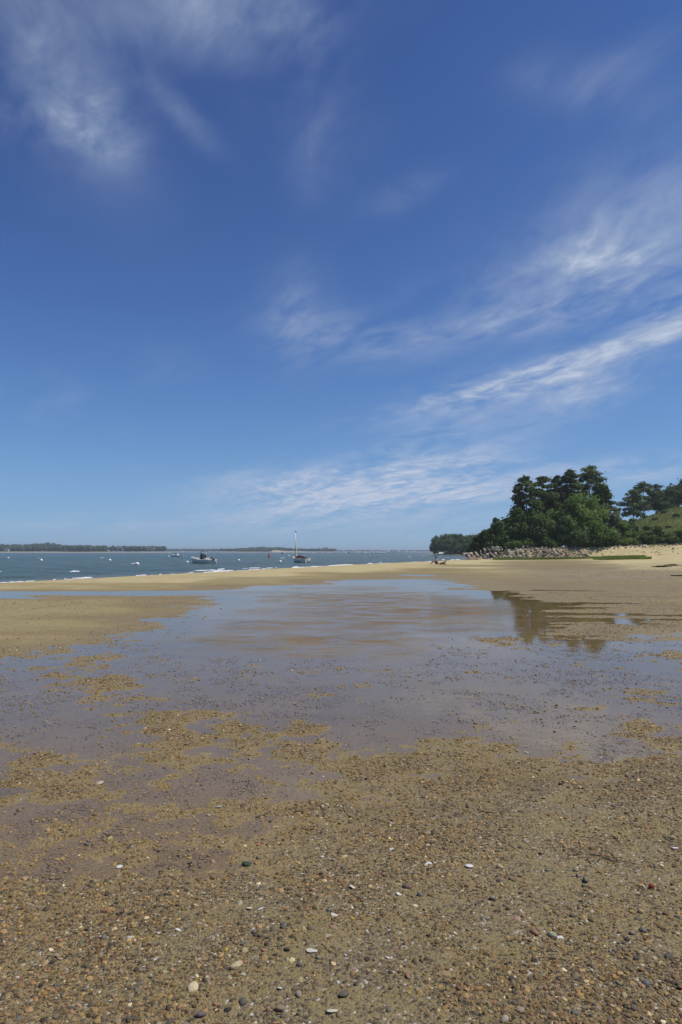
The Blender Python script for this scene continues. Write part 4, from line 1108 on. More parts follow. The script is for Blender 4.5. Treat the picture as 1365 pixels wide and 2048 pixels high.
def build_grass():
    rng = np.random.default_rng(61)
    def blades(X, Y, hgt, wid, m, name, label, cat, spread=.35):
        n = len(X); z = height(X, Y); a = rng.uniform(0, 3.14, n); h = hgt * rng.uniform(.5, 1.2, n)
        dx, dy = np.cos(a) * wid * .5, np.sin(a) * wid * .5; lx, ly = rng.normal(0, spread, n) * h, rng.normal(0, spread, n) * h
        V = np.stack([np.stack([X - dx, Y - dy, z - .02], 1), np.stack([X + dx, Y + dy, z - .02], 1),
                      np.stack([X + lx * .4 + dx * .7, Y + ly * .4 + dy * .7, z + h * .6], 1), np.stack([X + lx, Y + ly, z + h], 1)], 1).reshape(-1, 3)
        me = mesh(name, V, np.arange(4 * n).reshape(-1, 4), m); fattr(me, 'shade', np.repeat(rng.uniform(0, 1, n), 4))
        o = obj(name, me, None, 'stuff'); tag(o, label, cat)
    MG = leaf_material('marsh_grass', (.17, .24, .045), (.32, .38, .09), .5)
    xs, ys = [], []
    for px0, px1, y0, y1, n in ((985, 1145, 116, 124, 26000), (1185, 1290, 106, 117, 22000), (1130, 1200, 118, 122, 4000), (1280, 1302, 100, 107, 2500)):
        Y = rng.uniform(y0, y1, n); px = rng.uniform(px0, px1, n); X = (px - CX) / FPX * Y
        edge = np.minimum((px - px0), (px1 - px)) / 30 + fbm(X * .5, Y * .5, 3, 87) * 1.2
        k = (edge + .7 * rng.uniform(size=n) > .6) & (fbm(X * .8, Y * .8, 3, 97) > -.35); xs.append(X[k]); ys.append(Y[k])
    blades(np.concatenate(xs), np.concatenate(ys), .38, .07, MG, 'marsh_grass', 'low green marsh grass on the flat before the boulders', 'grass', .18)
    n = 110000; Y = rng.uniform(136, 232, n); X = Y * rng.uniform(.36, .92, n); k = (fbm(X * .12, Y * .12, 4, 107) + .35 * rng.normal(size=n) > -.2) & (X / Y < .80 + .12 * rng.uniform(size=n))
    MD = leaf_material('meadow_grass', (.14, .19, .045), (.30, .30, .10), .45)
    blades(X[k], Y[k], .42, .16, MD, 'meadow_grass', 'dry and green grass covering the meadow hill', 'grass', .4)
    n = 9000; Y = rng.uniform(405, 475, n); X = Y * rng.uniform(.125, .22, n); s = shore_dist(X, Y); k = (s > 13)
    blades(X[k], Y[k], .9, .5, MG, 'shore_grass', 'green grass on the low sand point across the cove', 'grass', .3)
build_grass()

# ------------------------------------------------------------------ far shores
def blob(seed, rng):
    bm = bmesh.new(); bmesh.ops.create_icosphere(bm, subdivisions=2, radius=1.0)
    for v in bm.verts: v.co *= 1 + rng.normal(0, .16)
    V = np.array([v.co[:] for v in bm.verts]); F = np.array([[v.index for v in f.verts] for f in bm.faces]); bm.free(); return V, F
FAR_LEAF = leaf_material('far_leaves', (.024, .052, .022), (.065, .105, .040), .15)
def hill_material():
    m, N, b = mat('far_land')
    s = N.n('ShaderNodeAttribute', attribute_name='sand').outputs['Fac']
    pos = N.n('ShaderNodeNewGeometry').outputs['Position']
    c = N.mix(s, N.mix(N.noise(pos, .02, 4), (.03, .05, .02), (.07, .085, .03)), N.mix(N.noise(pos, .05, 4), (.36, .29, .19), (.48, .41, .29)))
    N.put(b.inputs['Base Color'], c); b.inputs['Roughness'].default_value = .95; return m
HILL_M = hill_material()
def far_land(Y0, prof, treeh, seed, depth, ntree, bluffs, flabel, name='headland'):
    rng = np.random.default_rng(seed); prof = np.array(prof, float)
    px = np.linspace(prof[0, 0], prof[-1, 0], 140); top = np.interp(px, prof[:, 0], prof[:, 1])
    X = (px - CX) / FPX * Y0; zt = CAMH + (HOR - top + .6) / FPX * Y0
    rows = [(0, -2.0, 1), (6, .35, 1), (14, 1.1, 1), (30, 2.0, .6)] + [(30 + depth * k, 0, 0) for k in (.1, .25, .45, .7, 1.0)]
    V, S = [], []
    for i, (dy, zz, sd) in enumerate(rows):
        for j in range(len(px)):
            g = max(1.2, zt[j] - treeh); bl = max([0] + [1 for a, b_ in bluffs if a <= px[j] <= b_])
            if i < 3: z = zz
            elif i == 3: z = 2.0 + (min(g, 7) - 2.0) * (.85 if bl else .15)
            else:
                k = (.1, .25, .45, .7, 1.0)[i - 4]; z = 1.5 + (g - 1.5) * min(1, math.sin(min(k * 2.6, 1.57))) * (1 if k < .8 else .7)
            yy = Y0 + dy + 14 * float(fbm(np.array([X[j] * .006]), np.array([seed * 1.0]), 3, seed)[0]) - (4 if bl and i < 4 else 0)
            V.append((X[j] * (yy / Y0), yy, z + SEA)); S.append(1.0 if (i < 3 or (i == 3 and bl)) else .0)
    me = mesh(name, V, grid_faces(len(rows), len(px)), HILL_M, True); fattr(me, 'sand', S); obj(name, me, None, 'structure')
    shapes = [blob(s, rng) for s in range(6)]; Vs, Fs, Sh, b = [], [], [], 0
    for i in range(ntree):
        k = rng.uniform(0, 1) ** 1.5; p = rng.uniform(prof[0, 0], prof[-1, 0]); g = float(np.interp(p, prof[:, 0], prof[:, 1])); zz = CAMH + (HOR - g + .6) / FPX * Y0
        if zz < treeh * .55: continue
        bl = any(a <= p <= b_ for a, b_ in bluffs); dy = 24 + depth * .8 * k + (8 if bl else 0)
        gk = 1.5 + (max(1.2, zz - treeh) - 1.5) * min(1, math.sin(min(max(dy - 30, 0) / depth * 2.6, 1.57)))
        h = treeh * rng.uniform(.65, 1.12); w = h * rng.uniform(.32, .5); v, f = shapes[i % 6]
        x = (p - CX) / FPX * (Y0 + dy); a = rng.uniform(0, 6.28); q = v * (w, w, h * .42)
        q = np.stack([q[:, 0] * math.cos(a) - q[:, 1] * math.sin(a), q[:, 0] * math.sin(a) + q[:, 1] * math.cos(a), q[:, 2]], 1) + (x, Y0 + dy, gk + h * .62)
        Vs.append(q); Fs.append(f + b); b += len(v); Sh.append(np.clip(rng.uniform(0, 1) + rng.normal(0, .12, len(v)), 0, 1))
    me = mesh('far_wood', np.concatenate(Vs), np.concatenate(Fs), FAR_LEAF); fattr(me, 'shade', np.concatenate(Sh))
    o = obj('far_wood', me, None, 'stuff'); tag(o, flabel, 'wood')
far_land(1450, [(-330, 1092), (-150, 1089), (0, 1089), (61, 1088), (91, 1084.5), (111, 1087), (135, 1090.5), (212, 1091.5), (250, 1094), (270, 1095.5), (286, 1097), (304, 1094.5), (316, 1095), (330, 1100), (345, 1102)],
         11, 3, 260, 1500, [(286, 318)], 'dark wooded headland across the water with a rounded rise')
far_land(3000, [(240, 1100), (330, 1099), (380, 1098.5), (470, 1099.5), (560, 1100)], 13, 5, 300, 500, [(345, 385)], 'low distant wooded shore between the two headlands')
far_land(2000, [(440, 1102), (457, 1100), (471, 1097.5), (490, 1096), (523, 1093.5), (539, 1094.5), (555, 1094), (574, 1096), (588, 1097), (609, 1098), (621, 1098.5), (640, 1098.5), (660, 1098.5), (672, 1101)],
         9, 7, 240, 700, [(545, 668)], 'wooded point with a sand bluff behind the sailboat')
far_land(3600, [(650, 1101.5), (720, 1101), (800, 1100.8), (870, 1100.5), (960, 1100)], 9, 9, 300, 420, [(690, 760)], 'thin line of trees on the horizon behind the moored fleet')

WHITE = plain('white_paint', (.86, .86, .84), .35, .03, 4)
GREYW = plain('grey_shingle', (.28, .27, .26), .8, .2, 6)
ROOF = plain('dark_roof', (.09, .085, .085), .85, .2, 5)
DARKGLASS = plain('window_glass', (.03, .035, .04), .1, .1, 3)
def house(px, py, Y, w, label, wall=GREYW, roof=ROOF):
    p = at(px, py, Y); z0 = p[2] if Y > 600 else float(height(p[:1], p[1:2])[0])
    root = empty('house', (p[0], Y, z0), label, 'house'); d, h = w * .6, w * .36
    MB().box((0, 0, h / 2), (w, d, h)).build('wall', wall, root)
    o = w * .06; mb = MB()
    mb.add([(-w / 2 - o, -d / 2 - o, h), (w / 2 + o, -d / 2 - o, h), (w / 2 + o, d / 2 + o, h), (-w / 2 - o, d / 2 + o, h), (-w / 2 - o, 0, h + d * .45), (w / 2 + o, 0, h + d * .45)],
           [(0, 1, 5, 4), (2, 3, 4, 5), (0, 4, 3), (1, 2, 5), (3, 2, 1, 0)])
    rf = mb.build('roof', roof, root); MB().box((w * .2, .1 * d, h + d * .5), (w * .07, w * .07, d * .35)).build('chimney', wall, rf)
    for k in (-.3, 0, .3): MB().box((k * w, -d / 2 - .02, h * .55), (w * .13, .06, h * .35)).build('window', DARKGLASS, root)
house(240, 1101, 1440, 13, 'grey shingled house among trees on the wooded headland')
house(14, 1102, 1440, 9, 'small pale house at the edge of the headland wood', WHITE)
house(302, 1100.5, 1478, 15, 'long low house above the sand bluff of the headland', GREYW)
house(652, 1100.5, 2045, 13, 'dark roofed house at the end of the sand bluff point')
house(636, 1100.5, 2045, 9, 'smaller house along the sand bluff point')
_p = at(882, 1097, 436); house(882, 1098.8, 440, 2.4, 'tiny white cottage on the low point across the cove', WHITE, WHITE)

# ------------------------------------------------------------------ boats
NAVY = plain('navy_canvas', (.012, .015, .026), .8, .2, 8); TAN = plain('tan_canvas', (.70, .60, .44), .8, .1, 6)
MAROON = plain('maroon_canvas', (.045, .018, .014), .85, .2, 6); ALU = plain('aluminium', (.55, .57, .60), .35, .05, 5, 0, .7)
GREYM = plain('outboard_grey', (.10, .115, .14), .35, .1, 6); SPAR = plain('varnished_spar', (.72, .64, .52), .4, .1, 6)
DECK = plain('deck_cream', (.62, .60, .52), .6, .05, 6); BLACK = plain('black_plastic', (.012, .012, .013), .5, .1, 6); BOTTOM = plain('bottom_paint', (.05, .10, .08), .7, .1, 4)
def hull(root, L, B, free, draft, rise, transom=.85, m=WHITE, rim=WHITE):
    "bow at +x; open hull with deck sole, rubbing strake"
    ns = 13; V, F = [], []; sec = []
    for i in range(ns):
        t = i / (ns - 1); x = -L / 2 + L * t
        w = B / 2 * (transom + (1 - transom) * min(1, t / .45)) * (1 - max(0, (t - .45) / .55) ** 2.3) + .02
        zs = free + rise * max(0, (t - .3) / .7) ** 1.8
        kz = -draft * (1 - max(0, (t - .72) / .28) ** 2 * 1.6)
        sec.append((x, w, zs, kz))
        xr = x + .10 * L * max(0, (t - .7) / .3) ** 1.5
        for s_, z_, xx in ((0, kz, x), (.78, kz * .2 + .05, x), (.90, zs * .5, (x + xr) / 2), (1, zs, xr)):
            V.append((xx, w * s_, z_))
    n4 = 4
    for i in range(ns - 1):
        for k in range(3): F.append((i * n4 + k, (i + 1) * n4 + k, (i + 1) * n4 + k + 1, i * n4 + k + 1))
    b = len(V); V += [(x, -y, z) for x, y, z in V[:b]]
    F += [tuple(b + q for q in f[::-1]) for f in F]
    F.append((0, 1, 2, 3, b + 3, b + 2, b + 1))
    h = obj('hull', mesh('hull', V, F, m, True), root)
    top = [V[i * n4 + 3] for i in range(ns)]; dz = free * .35
    dv = [(x * .97, y * .94, z - dz * (1 if x < L * .2 else .35)) for x, y, z in top] + [(x * .97, -y * .94, z - dz * (1 if x < L * .2 else .35)) for x, y, z in top]
    obj('deck', mesh('deck', dv, [(i, i + ns, i + ns + 1, i + 1) for i in range(ns - 1)], DECK), root)
    mb = MB(); mb.tube([(x, y, z) for x, y, z in top] + [(x, -y, z) for x, y, z in top[::-1]], .035 + .006 * L, 6); mb.build('gunwale', rim, root, True)
    return top
def outboard(root, x, y, z, tilt, s=1.0):
    e = MB(); e.lathe([(.14 * s, 0), (.21 * s, .06 * s), (.23 * s, .32 * s), (.19 * s, .52 * s), (.07 * s, .58 * s)], 10)
    e.tube([(0, 0, 0), (0, 0, -.75 * s)], [.09 * s, .07 * s], 7); e.box((.02, 0, -.55 * s), (.34 * s, .22 * s, .03)); e.box((0, 0, -.9 * s), (.20 * s, .05 * s, .4 * s))
    o = e.build('outboard_motor', GREYM, root, True); o.location = (x, y, z); o.rotation_euler = (0, tilt, 0)
    p = MB()
    for k in range(3):
        a = k * 2.09; p.add([(0, 0, 0), (.02, .14 * s * math.cos(a - .4), .14 * s * math.sin(a - .4)), (-.03, .17 * s * math.cos(a), .17 * s * math.sin(a)), (.0, .14 * s * math.cos(a + .4), .14 * s * math.sin(a + .4))], [(0, 1, 2, 3)])
    p.tube([(-.14 * s, 0, 0), (.12 * s, 0, 0)], [.03 * s, .06 * s], 6); q = p.build('propeller', WHITE, o); q.location = (-.16 * s, 0, -.82 * s)
def motorboat(loc, yaw, label, L=5.0, top=True, group=None, detail=True, m=WHITE):
    r = empty('motorboat', loc, label, 'boat', group, yaw); B = L * .42
    hull(r, L, B, .62 * L / 5, .22, .42 * L / 5, .9, m)
    s = L / 5
    if detail:
        mb = MB(); mb.box((-.05 * s, 0, .95 * s), (.85 * s, .85 * s, 1.15 * s), 0, .86); mb.build('console', NAVY, r)
        mb = MB(); mb.add([(.28 * s, -.40 * s, 1.5 * s), (.28 * s, .40 * s, 1.5 * s), (.12 * s, .36 * s, 1.9 * s), (.12 * s, -.36 * s, 1.9 * s), (.24 * s, -.40 * s, 1.5 * s), (.24 * s, .40 * s, 1.5 * s), (.08 * s, .36 * s, 1.9 * s), (.08 * s, -.36 * s, 1.9 * s)],
               [(0, 1, 2, 3), (7, 6, 5, 4), (0, 4, 5, 1), (1, 5, 6, 2), (2, 6, 7, 3), (3, 7, 4, 0)]); mb.build('windshield', ALU, r)
        mb = MB()
        for y in (-.42, .42):
            mb.tube([(.15 * s, y * s, .5 * s), (.12 * s, y * s, 1.85 * s), (-.05 * s, y * s, 2.0 * s), (-.40 * s, y * s, 1.95 * s), (-.45 * s, y * s, .5 * s)], .028, 5)
        for x in (.05, -.4): mb.tube([(x * s, -.42 * s, 1.98 * s), (x * s, .42 * s, 1.98 * s)], .028, 5)
        mb.build('grab_rail', ALU, r, True)
        MB().box((-.15 * s, 0, 2.04 * s), (.62 * s, .5 * s, .07), 0, .85).build('electronics_box', GREYM, r)
        for y in (-.3, .3):
            k = MB(); k.tube([(-.4 * s, y * s, 2.0 * s), (-1.5 * s, y * 1.2 * s, 1.92 * s)], [.018, .008], 5); k.build('fishing_rod', ALU, r)
        MB().box((-.95 * s, 0, .72 * s), (.45 * s, .9 * s, .55 * s), 0, .92).build('seat', DECK, r)
        MB().box((-1.75 * s, 0, .62 * s), (.5 * s, 1.5 * s, .25 * s), 0, .95).build('stern_bench', DECK, r)
        mb = MB(); mb.tube([(1.5 * s, .62 * s, .9 * s), (2.2 * s, .4 * s, 1.12 * s), (2.55 * s, 0, 1.18 * s), (2.2 * s, -.4 * s, 1.12 * s), (1.5 * s, -.62 * s, .9 * s)], .02, 5); mb.build('bow_rail', ALU, r, True)
        outboard(r, -2.62 * s, 0, .62 * s, R(38), 1.05 * s)
    else:
        MB().box((.1 * s, 0, 1.0 * s), (1.5 * s, 1.2 * s, .8 * s), 0, .8).build('cabin', m, r)
        MB().box((.1 * s, 0, 1.12 * s), (1.32 * s, 1.22 * s, .22 * s)).build('window', DARKGLASS, r)
        outboard(r, -2.6 * s, 0, .55 * s, R(10), s)
    return r
_b = gp(406, 1126.5, SEA); motorboat((_b[0], _b[1], SEA), R(148), 'white centre console motorboat with black console cover moored off the sand bar', 4.4)
_b = gp(354, 1113.5, SEA); motorboat((_b[0], _b[1], SEA), R(160), 'smaller white motorboat moored beyond the black console boat', 4.2, detail=False)
def sailboat_near():
    b = gp(601, 1124.5, SEA); r = empty('sailboat', (b[0], b[1], SEA), 'white catboat with tan furled sail, leaning mast and maroon cover', 'boat', None, R(118))
    L, B = 4.6, 1.9; hull(r, L, B, .62, .18, .30, .92)
    mb = MB(); mb.tube([(1.5, 0, .3), (1.48, 0, 2.2), (1.40, 0, 5.15)], [.085, .075, .05], 8); ms = mb.build('mast', WHITE, r, True)
    MB().add([(1.40, 0, 5.16), (1.40, 0, 5.38), (1.0, -.12, 5.30), (1.0, -.10, 5.18), (1.42, .02, 5.16), (1.42, .02, 5.38), (1.02, -.10, 5.30), (1.02, -.08, 5.18)], [(0, 1, 2, 3), (7, 6, 5, 4), (0, 4, 5, 1), (1, 5, 6, 2), (2, 6, 7, 3), (3, 7, 4, 0)]).build('pennant', NAVY, ms)
    mb = MB(); mb.tube([(1.4, 0, .95), (.2, 0, 1.05), (-1.9, 0, 1.15)], .05, 6); mb.build('boom', SPAR, r, True)
    mb = MB(); mb.tube([(1.46, .02, .35), (1.40, .03, .9), (1.42, .02, 1.5), (1.44, 0, 2.6), (1.42, 0, 4.0)], [.26, .22, .15, .11, .06], 8); mb.build('furled_sail', TAN, r, True)
    mb = MB(); mb.tube([(1.4, 0, .8), (1.9, .12, .66), (2.35, .02, .75)], [.14, .16, .05], 7); mb.build('sail_bag', TAN, r, True)
    V = [(.8, .80, .70), (-1.6, .80, .66), (-1.6, -.80, .66), (.8, -.80, .70), (.8, 0, 1.20), (-1.2, 0, 1.12)]
    obj('boat_cover', mesh('boat_cover', V, [(0, 4, 5, 1), (3, 2, 5, 4), (1, 5, 2), (0, 3, 4), (0, 1, 2, 3)], MAROON), r)
    MB().box((-2.38, 0, .22), (.05, .28, .75)).build('rudder', SPAR, r)
    for y in (.8, -.8):
        k = MB(); k.tube([(1.1, y, .5), (1.42, 0, 4.2)], .008, 4); k.build('stay', ALU, r)
    r.rotation_euler = (R(-4), R(0), R(118))
sailboat_near()
def far_boat(px, Y, L, kind, label, rz, col=WHITE):
    X = (px - CX) / FPX * Y; 
    if kind == 'm': return motorboat((X, Y, SEA), rz, label, L, detail=False, group='far moored fleet', m=col)
    r = empty('moored_sailboat', (X, Y, SEA), label, 'boat', 'far moored fleet', rz); hull(r, L, L * .32, .8, .3, .4, .7, col)
    MB().box((.3, 0, 1.1), (L * .35, L * .18, .5), 0, .85).build('cabin', WHITE, r)
    mb = MB(); mb.tube([(.4, 0, .6), (.4, 0, L * 1.3)], [.10, .06], 6); mb.build('mast', WHITE, r)
    mb = MB(); mb.tube([(.4, 0, 1.9), (-L * .4, 0, 2.0)], .17, 6); mb.build('furled_sail', WHITE, r)
def build_fleet():
    rng = np.random.default_rng(8)
    F = [(598, 640, 's'), (566, 560, 'm'), (642, 880, 's'), (651, 900, 's'), (671, 820, 's'), (683, 900, 'm'), (692, 860, 's'), (701, 820, 'm'), (714, 900, 's'), (722, 860, 's'), (727, 800, 'm'), (735, 850, 'm'),
         (747, 760, 'm'), (752, 820, 's'), (757, 800, 's'), (761, 760, 's'), (764, 740, 'm'), (768, 830, 's'), (776, 950, 'm'), (783, 900, 'm'), (790, 900, 'm'), (797, 960, 'm'), (804, 840, 'm'), (815, 980, 'm'), (828, 980, 'm')]
    lone = {0: 'small white sloop moored directly behind the catboat', 1: 'low white skiff moored seaward of the catboat'}
    for i, (px, Y, k) in enumerate(F):
        lab = lone.get(i) or {'s': 'white sailboat with bare mast in the far moored fleet', 'm': 'white motorboat in the far moored fleet'}[k]
        far_boat(px, Y, rng.uniform(5.5, 8), k, lab, rng.uniform(0, 6.28), WHITE)
build_fleet()
def buoy(px, py, d, label, col=WHITE, band=None):
    b = gp(px, py, SEA); r = empty('mooring_buoy', (b[0], b[1], SEA), label, 'buoy')
    R_ = d / 2; prof = [(R_ * math.sin(t), R_ * .55 - R_ * math.cos(t)) for t in np.linspace(.15, 3.0, 10)]
    MB().lathe(prof, 14).build('float', col, r, True)
    mb = MB(); mb.tube([(0, 0, R_ * 1.45), (0, 0, R_ * 1.85)], .04, 6); mb.build('top_ring', ALU, r)
    if band: MB().lathe([(R_ * 1.005, R_ * .50), (R_ * 1.01, R_ * .62), (R_ * 1.0, R_ * .74)], 14).build('band', band, r, True)
BLUE = plain('blue_band', (.03, .08, .22), .5, .1, 5); REDP = plain('red_paint', (.35, .06, .04), .5, .1, 5)
for a in [(83, 1122, .55, 'white mooring buoy floating alone off the wooded headland'), (220, 1122, .55, 'white mooring buoy on open water short of the sand bluff'), (275, 1131, .55, 'rounder white mooring buoy closest to the breaking surf', WHITE, BLUE),
          (375, 1126, .45, 'small white mooring buoy just off the bow of the console boat'), (478, 1122, .5, 'white mooring buoy between the console boat and the catboat'), (561, 1125, .5, 'white mooring buoy just off the catboat'),
          (578, 1113, .7, 'white mooring buoy beyond the catboat'), (338, 1114, .6, 'white mooring buoy beside the smaller motorboat'), (17, 1117, .5, 'far white mooring buoy off the headland beach')]:
    buoy(*a)
def red_buoy():
    b = gp(539, 1115, SEA); r = empty('channel_buoy', (b[0], b[1], SEA), 'red channel marker buoy between the two moored boats', 'buoy')
    MB().lathe([(.35, -.2), (.45, .15), (.32, .3), (.28, .9), (.05, 1.35)], 12).build('float', REDP, r, True)
    MB().box((0, 0, 1.45), (.2, .2, .2)).build('lantern', BLACK, r)
red_buoy()

# ------------------------------------------------------------------ people and dog
SKIN = plain('skin', (.42, .25, .17), .6, .05, 9); HAIR = plain('dark_hair', (.015, .011, .009), .7, .2, 9)
SHIRTW = plain('white_shirt', (.75, .75, .77), .8, .05, 9); SHIRTB = plain('pale_blue_shirt', (.42, .48, .58), .8, .06, 9); SHORTS = plain('dark_shorts', (.03, .033, .045), .85, .1, 9)
FUR = plain('brown_fur', (.17, .075, .03), .85, .2, 9); BLKSH = plain('black_top', (.012, .012, .014), .85, .1, 9)
def skinmesh(name, J, E, rad, m, parent, sub=1):
    me = bpy.data.meshes.new(name); me.from_pydata([tuple(p) for p in J], [tuple(e) for e in E], []); me.materials.append(m)
    o = obj(name, me, parent); sk = o.modifiers.new('skin', 'SKIN'); sk.use_smooth_shade = True
    for i, r_ in enumerate(rad): me.skin_vertices[0].data[i].radius = (r_, r_)
    me.skin_vertices[0].data[0].use_root = True
    s = o.modifiers.new('sub', 'SUBSURF'); s.levels = sub; s.render_levels = sub; return o
def person(loc, rz, label, pose, top, bottom):
    r = empty('person', loc, label, 'person', None, rz)
    if pose == 'bend':     # bent at the hips, reaching down, facing +x
        pel, chest, neck, head = (0, 0, .92), (.34, 0, 1.18), (.50, 0, 1.20), (.62, 0, 1.14)
        sh = [(.40, s * .19, 1.16) for s in (1, -1)]; el_ = [(.46, s * .22, .86) for s in (1, -1)]; wr = [(.58, s * .16, .62) for s in (1, -1)]
        hip = [(0, s * .10, .88) for s in (1, -1)]; kn = [(.05, s * .12, .48) for s in (1, -1)]; an = [(-.02, s * .13, .09) for s in (1, -1)]; toe = [(.16, s * .15, .04) for s in (1, -1)]
        hd = (.35, 0, -1)
    else:                   # seated on the sand, knees drawn up, facing +x
        pel, chest, neck, head = (0, 0, .14), (.04, 0, .50), (.06, 0, .64), (.10, 0, .76)
        sh = [(.05, s * .19, .56) for s in (1, -1)]; el_ = [(.22, s * .24, .38) for s in (1, -1)]; wr = [(.42, s * .15, .40) for s in (1, -1)]
        hip = [(.04, s * .10, .13) for s in (1, -1)]; kn = [(.42, s * .13, .46) for s in (1, -1)]; an = [(.66, s * .13, .09) for s in (1, -1)]; toe = [(.84, s * .15, .04) for s in (1, -1)]
        hd = (1, 0, -.1)
    J = [pel, chest, neck, head]; E = [(0, 1), (1, 2), (2, 3)]; Rr = [.13, .15, .06, .095]
    crown = tuple(np.array(head) + np.array(((.10 if pose == 'bend' else 0), 0, (.02 if pose == 'bend' else .10)))); J.append(crown); E.append((3, 4)); Rr.append(.075)
    for i in (0, 1):
        b = len(J); J += [sh[i], el_[i], wr[i]]; E += [(1, b), (b, b + 1), (b + 1, b + 2)]; Rr += [.062, .045, .032]
        w = np.array(wr[i]); f = w - np.array(el_[i]); f /= np.linalg.norm(f); side = np.array([0, 1, 0])
        pm = w + f * .07; c = len(J); J.append(tuple(pm)); E.append((b + 2, c)); Rr.append(.034)
        for q in range(4):
            J.append(tuple(pm + f * (.075 + .012 * (q in (1, 2))) + side * (q - 1.5) * .022)); E.append((c, len(J) - 1)); Rr.append(.009)
        J.append(tuple(w + f * .06 - side * (.05 if i == 0 else -.05))); E.append((b + 2, len(J) - 1)); Rr.append(.011)
        b = len(J); J += [hip[i], kn[i], an[i], toe[i]]; E += [(0, b), (b, b + 1), (b + 1, b + 2), (b + 2, b + 3)]; Rr += [.092, .062, .042, .036]
    skinmesh('body', J, E, Rr, SKIN, r, 1)
    mid = tuple((np.array(pel) + np.array(chest)) / 2)
    Jc = [chest, mid, pel] + sh + [tuple(np.array(sh[i]) * .5 + np.array(el_[i]) * .5) for i in (0, 1)]
    skinmesh('shirt', Jc, [(0, 1), (1, 2), (0, 3), (0, 4), (3, 5), (4, 6)], [.172, .155, .15, .082, .082, .066, .066], top, r)
    Js = [pel] + hip + [tuple(np.array(hip[i]) * .3 + np.array(kn[i]) * .7) for i in (0, 1)]
    skinmesh('shorts', Js, [(0, 1), (0, 2), (1, 3), (2, 4)], [.152, .112, .112, .086, .086], bottom, r)
    hv, hf = [], []; mb = MB(); mb.lathe([(.03, .115), (.085, .10), (.115, .05), (.122, 0), (.115, -.05), (.09, -.09)][::-1], 12)
    h = mb.build('hair', HAIR, r, True); h.location = tuple(np.array(head) * .45 + np.array(crown) * .55 + (-.015, 0, .015)); h.rotation_euler = (0, R(75) if pose == 'bend' else R(-12), 0)
    fc = np.array(head) + np.array(hd) / np.linalg.norm(hd) * .095
    mb = MB(); mb.lathe([(.006, -.02), (.018, -.015), (.012, .02), (.004, .03)], 6); n_ = mb.build('nose', SKIN, r, True); n_.location = tuple(fc)
    for s_ in (1, -1):
        mb = MB(); mb.lathe([(.003, -.008), (.010, 0), (.003, .008)], 6); e = mb.build('eye', BLACK, r); e.location = tuple(fc + (-.005, s_ * .035, .03 if pose != 'bend' else 0))
    MB().box(tuple(fc + (-.012, 0, -.045)), (.02, .05, .012)).build('mouth', plain('lips', (.30, .12, .10), .6), r)
    return r
def gz(px, py, z=.1):
    g = gp(px, py, z); return (g[0], g[1], float(height(g[:1], g[1:2])[0]))
person(gz(874, 1127.5), R(195), 'person in pale blue top and dark shorts seated on the sand near the dog', 'sit', SHIRTB, SHORTS)
person(gz(933, 1121.5), R(170), 'person in white top and black shorts bending down beside the orange kayak', 'bend', SHIRTW, BLKSH)
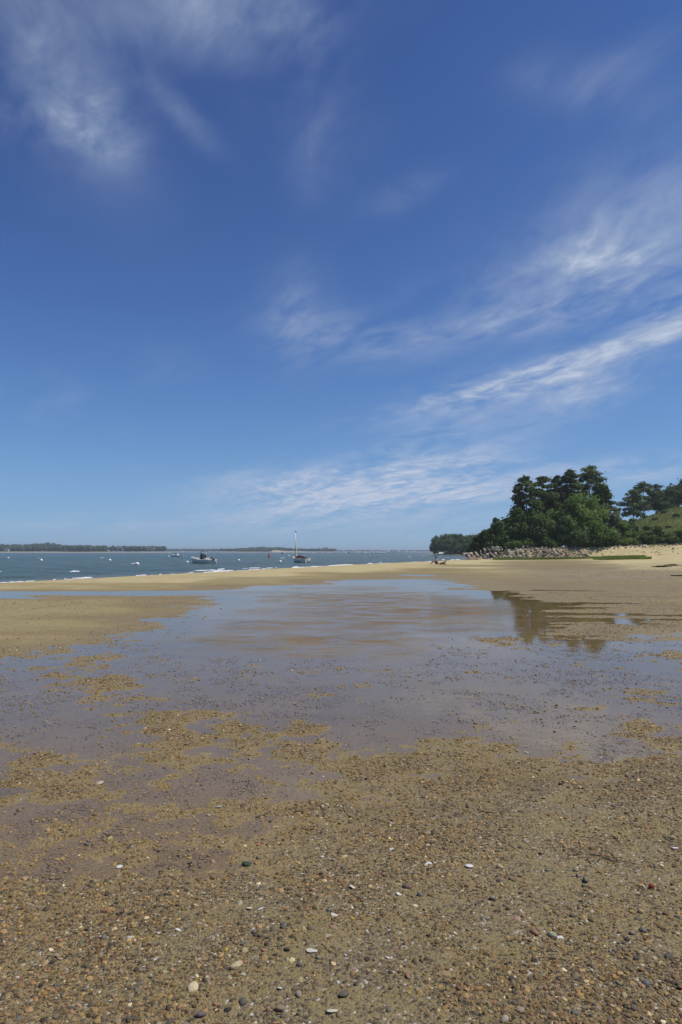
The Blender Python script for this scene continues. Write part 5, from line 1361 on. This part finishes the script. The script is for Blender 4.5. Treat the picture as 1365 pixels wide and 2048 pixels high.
def dog():
    r = empty('dog', gz(886, 1128.2), 'brown dog lying on the sand beside the seated person', 'dog', None, R(5)); r.scale = (.78, .78, .82)
    J = [(-.42, 0, .17), (-.15, 0, .21), (.18, 0, .23), (.32, 0, .34), (.42, 0, .46), (.58, 0, .44), (-.60, .05, .08), (-.85, .12, .05), (.22, .13, .09), (.55, .13, .05), (.22, -.13, .09), (.55, -.13, .05), (-.40, .17, .10), (-.12, .2, .05), (-.40, -.17, .10), (-.12, -.2, .05)]
    E = [(0, 1), (1, 2), (2, 3), (3, 4), (4, 5), (0, 6), (6, 7), (2, 8), (8, 9), (2, 10), (10, 11), (0, 12), (12, 13), (0, 14), (14, 15)]
    skinmesh('body', J, E, [.15, .15, .17, .10, .095, .045, .04, .02, .07, .035, .07, .035, .10, .04, .10, .04], FUR, r)
    for s_ in (1, -1): MB().add([(.36, s_ * .07, .53), (.44, s_ * .08, .53), (.38, s_ * .13, .42), (.37, s_ * .09, .44)], [(0, 1, 2), (0, 2, 3), (0, 3, 1), (1, 3, 2)]).build('ear', FUR, r)
dog()
ORANGE = plain('orange_plastic', (.70, .34, .15), .5, .06, 3)
def kayak():
    p = gz(951, 1120.5); r = empty('kayak', p, 'orange and white kayak pulled up at the foot of the boulders', 'kayak', None, R(-62))
    V, F = [], []; n = 13
    for i in range(n):
        t = i / (n - 1) * 2 - 1; w = .38 * (1 - abs(t) ** 2.2) + .01; k = .26 * abs(t) ** 2.5
        for a in np.linspace(0, 2 * math.pi, 10, endpoint=False): V.append((t * 1.9, w * math.cos(a), .22 + k + (.20 if math.sin(a) < 0 else .18) * (1 - .7 * abs(t) ** 3) * math.sin(a)))
    top, bot = [], []
    for i in range(n - 1):
        for j in range(10):
            f = (i * 10 + j, (i + 1) * 10 + j, (i + 1) * 10 + (j + 1) % 10, i * 10 + (j + 1) % 10); (top if j < 5 else bot).append(f)
    obj('deck', mesh('deck', V, top, ORANGE, True), r); obj('hull', mesh('hull', V, bot, WHITE, True), r)
    mb = MB(); mb.tube([(.45 * math.cos(a), .24 * math.sin(a), .43) for a in np.linspace(0, 6.28, 13)], .025, 5); mb.build('cockpit_rim', BLACK, r, True)
kayak()

# ------------------------------------------------------------------ air
def haze():
    V = [(x, y, z) for z in (-6, 40) for x, y in ((-12600, -12600), (12600, -12600), (12600, 12600), (-12600, 12600))]
    m = bpy.data.materials.new('haze'); m.use_nodes = True; t = m.node_tree; t.nodes.remove(t.nodes['Principled BSDF'])
    v = t.nodes.new('ShaderNodeVolumePrincipled'); v.inputs['Color'].default_value = (.80, .88, 1.0, 1); v.inputs['Density'].default_value = HAZE; v.inputs['Anisotropy'].default_value = .3
    t.links.new(v.outputs[0], t.nodes['Material Output'].inputs['Volume'])
    o = obj('haze', mesh('haze', V, [(3, 2, 1, 0), (4, 5, 6, 7), (0, 1, 5, 4), (1, 2, 6, 5), (2, 3, 7, 6), (3, 0, 4, 7)], m), None, 'stuff')
    tag(o, 'pale bluish sea air over the bay', 'haze')
HAZE = 0.00019
haze()
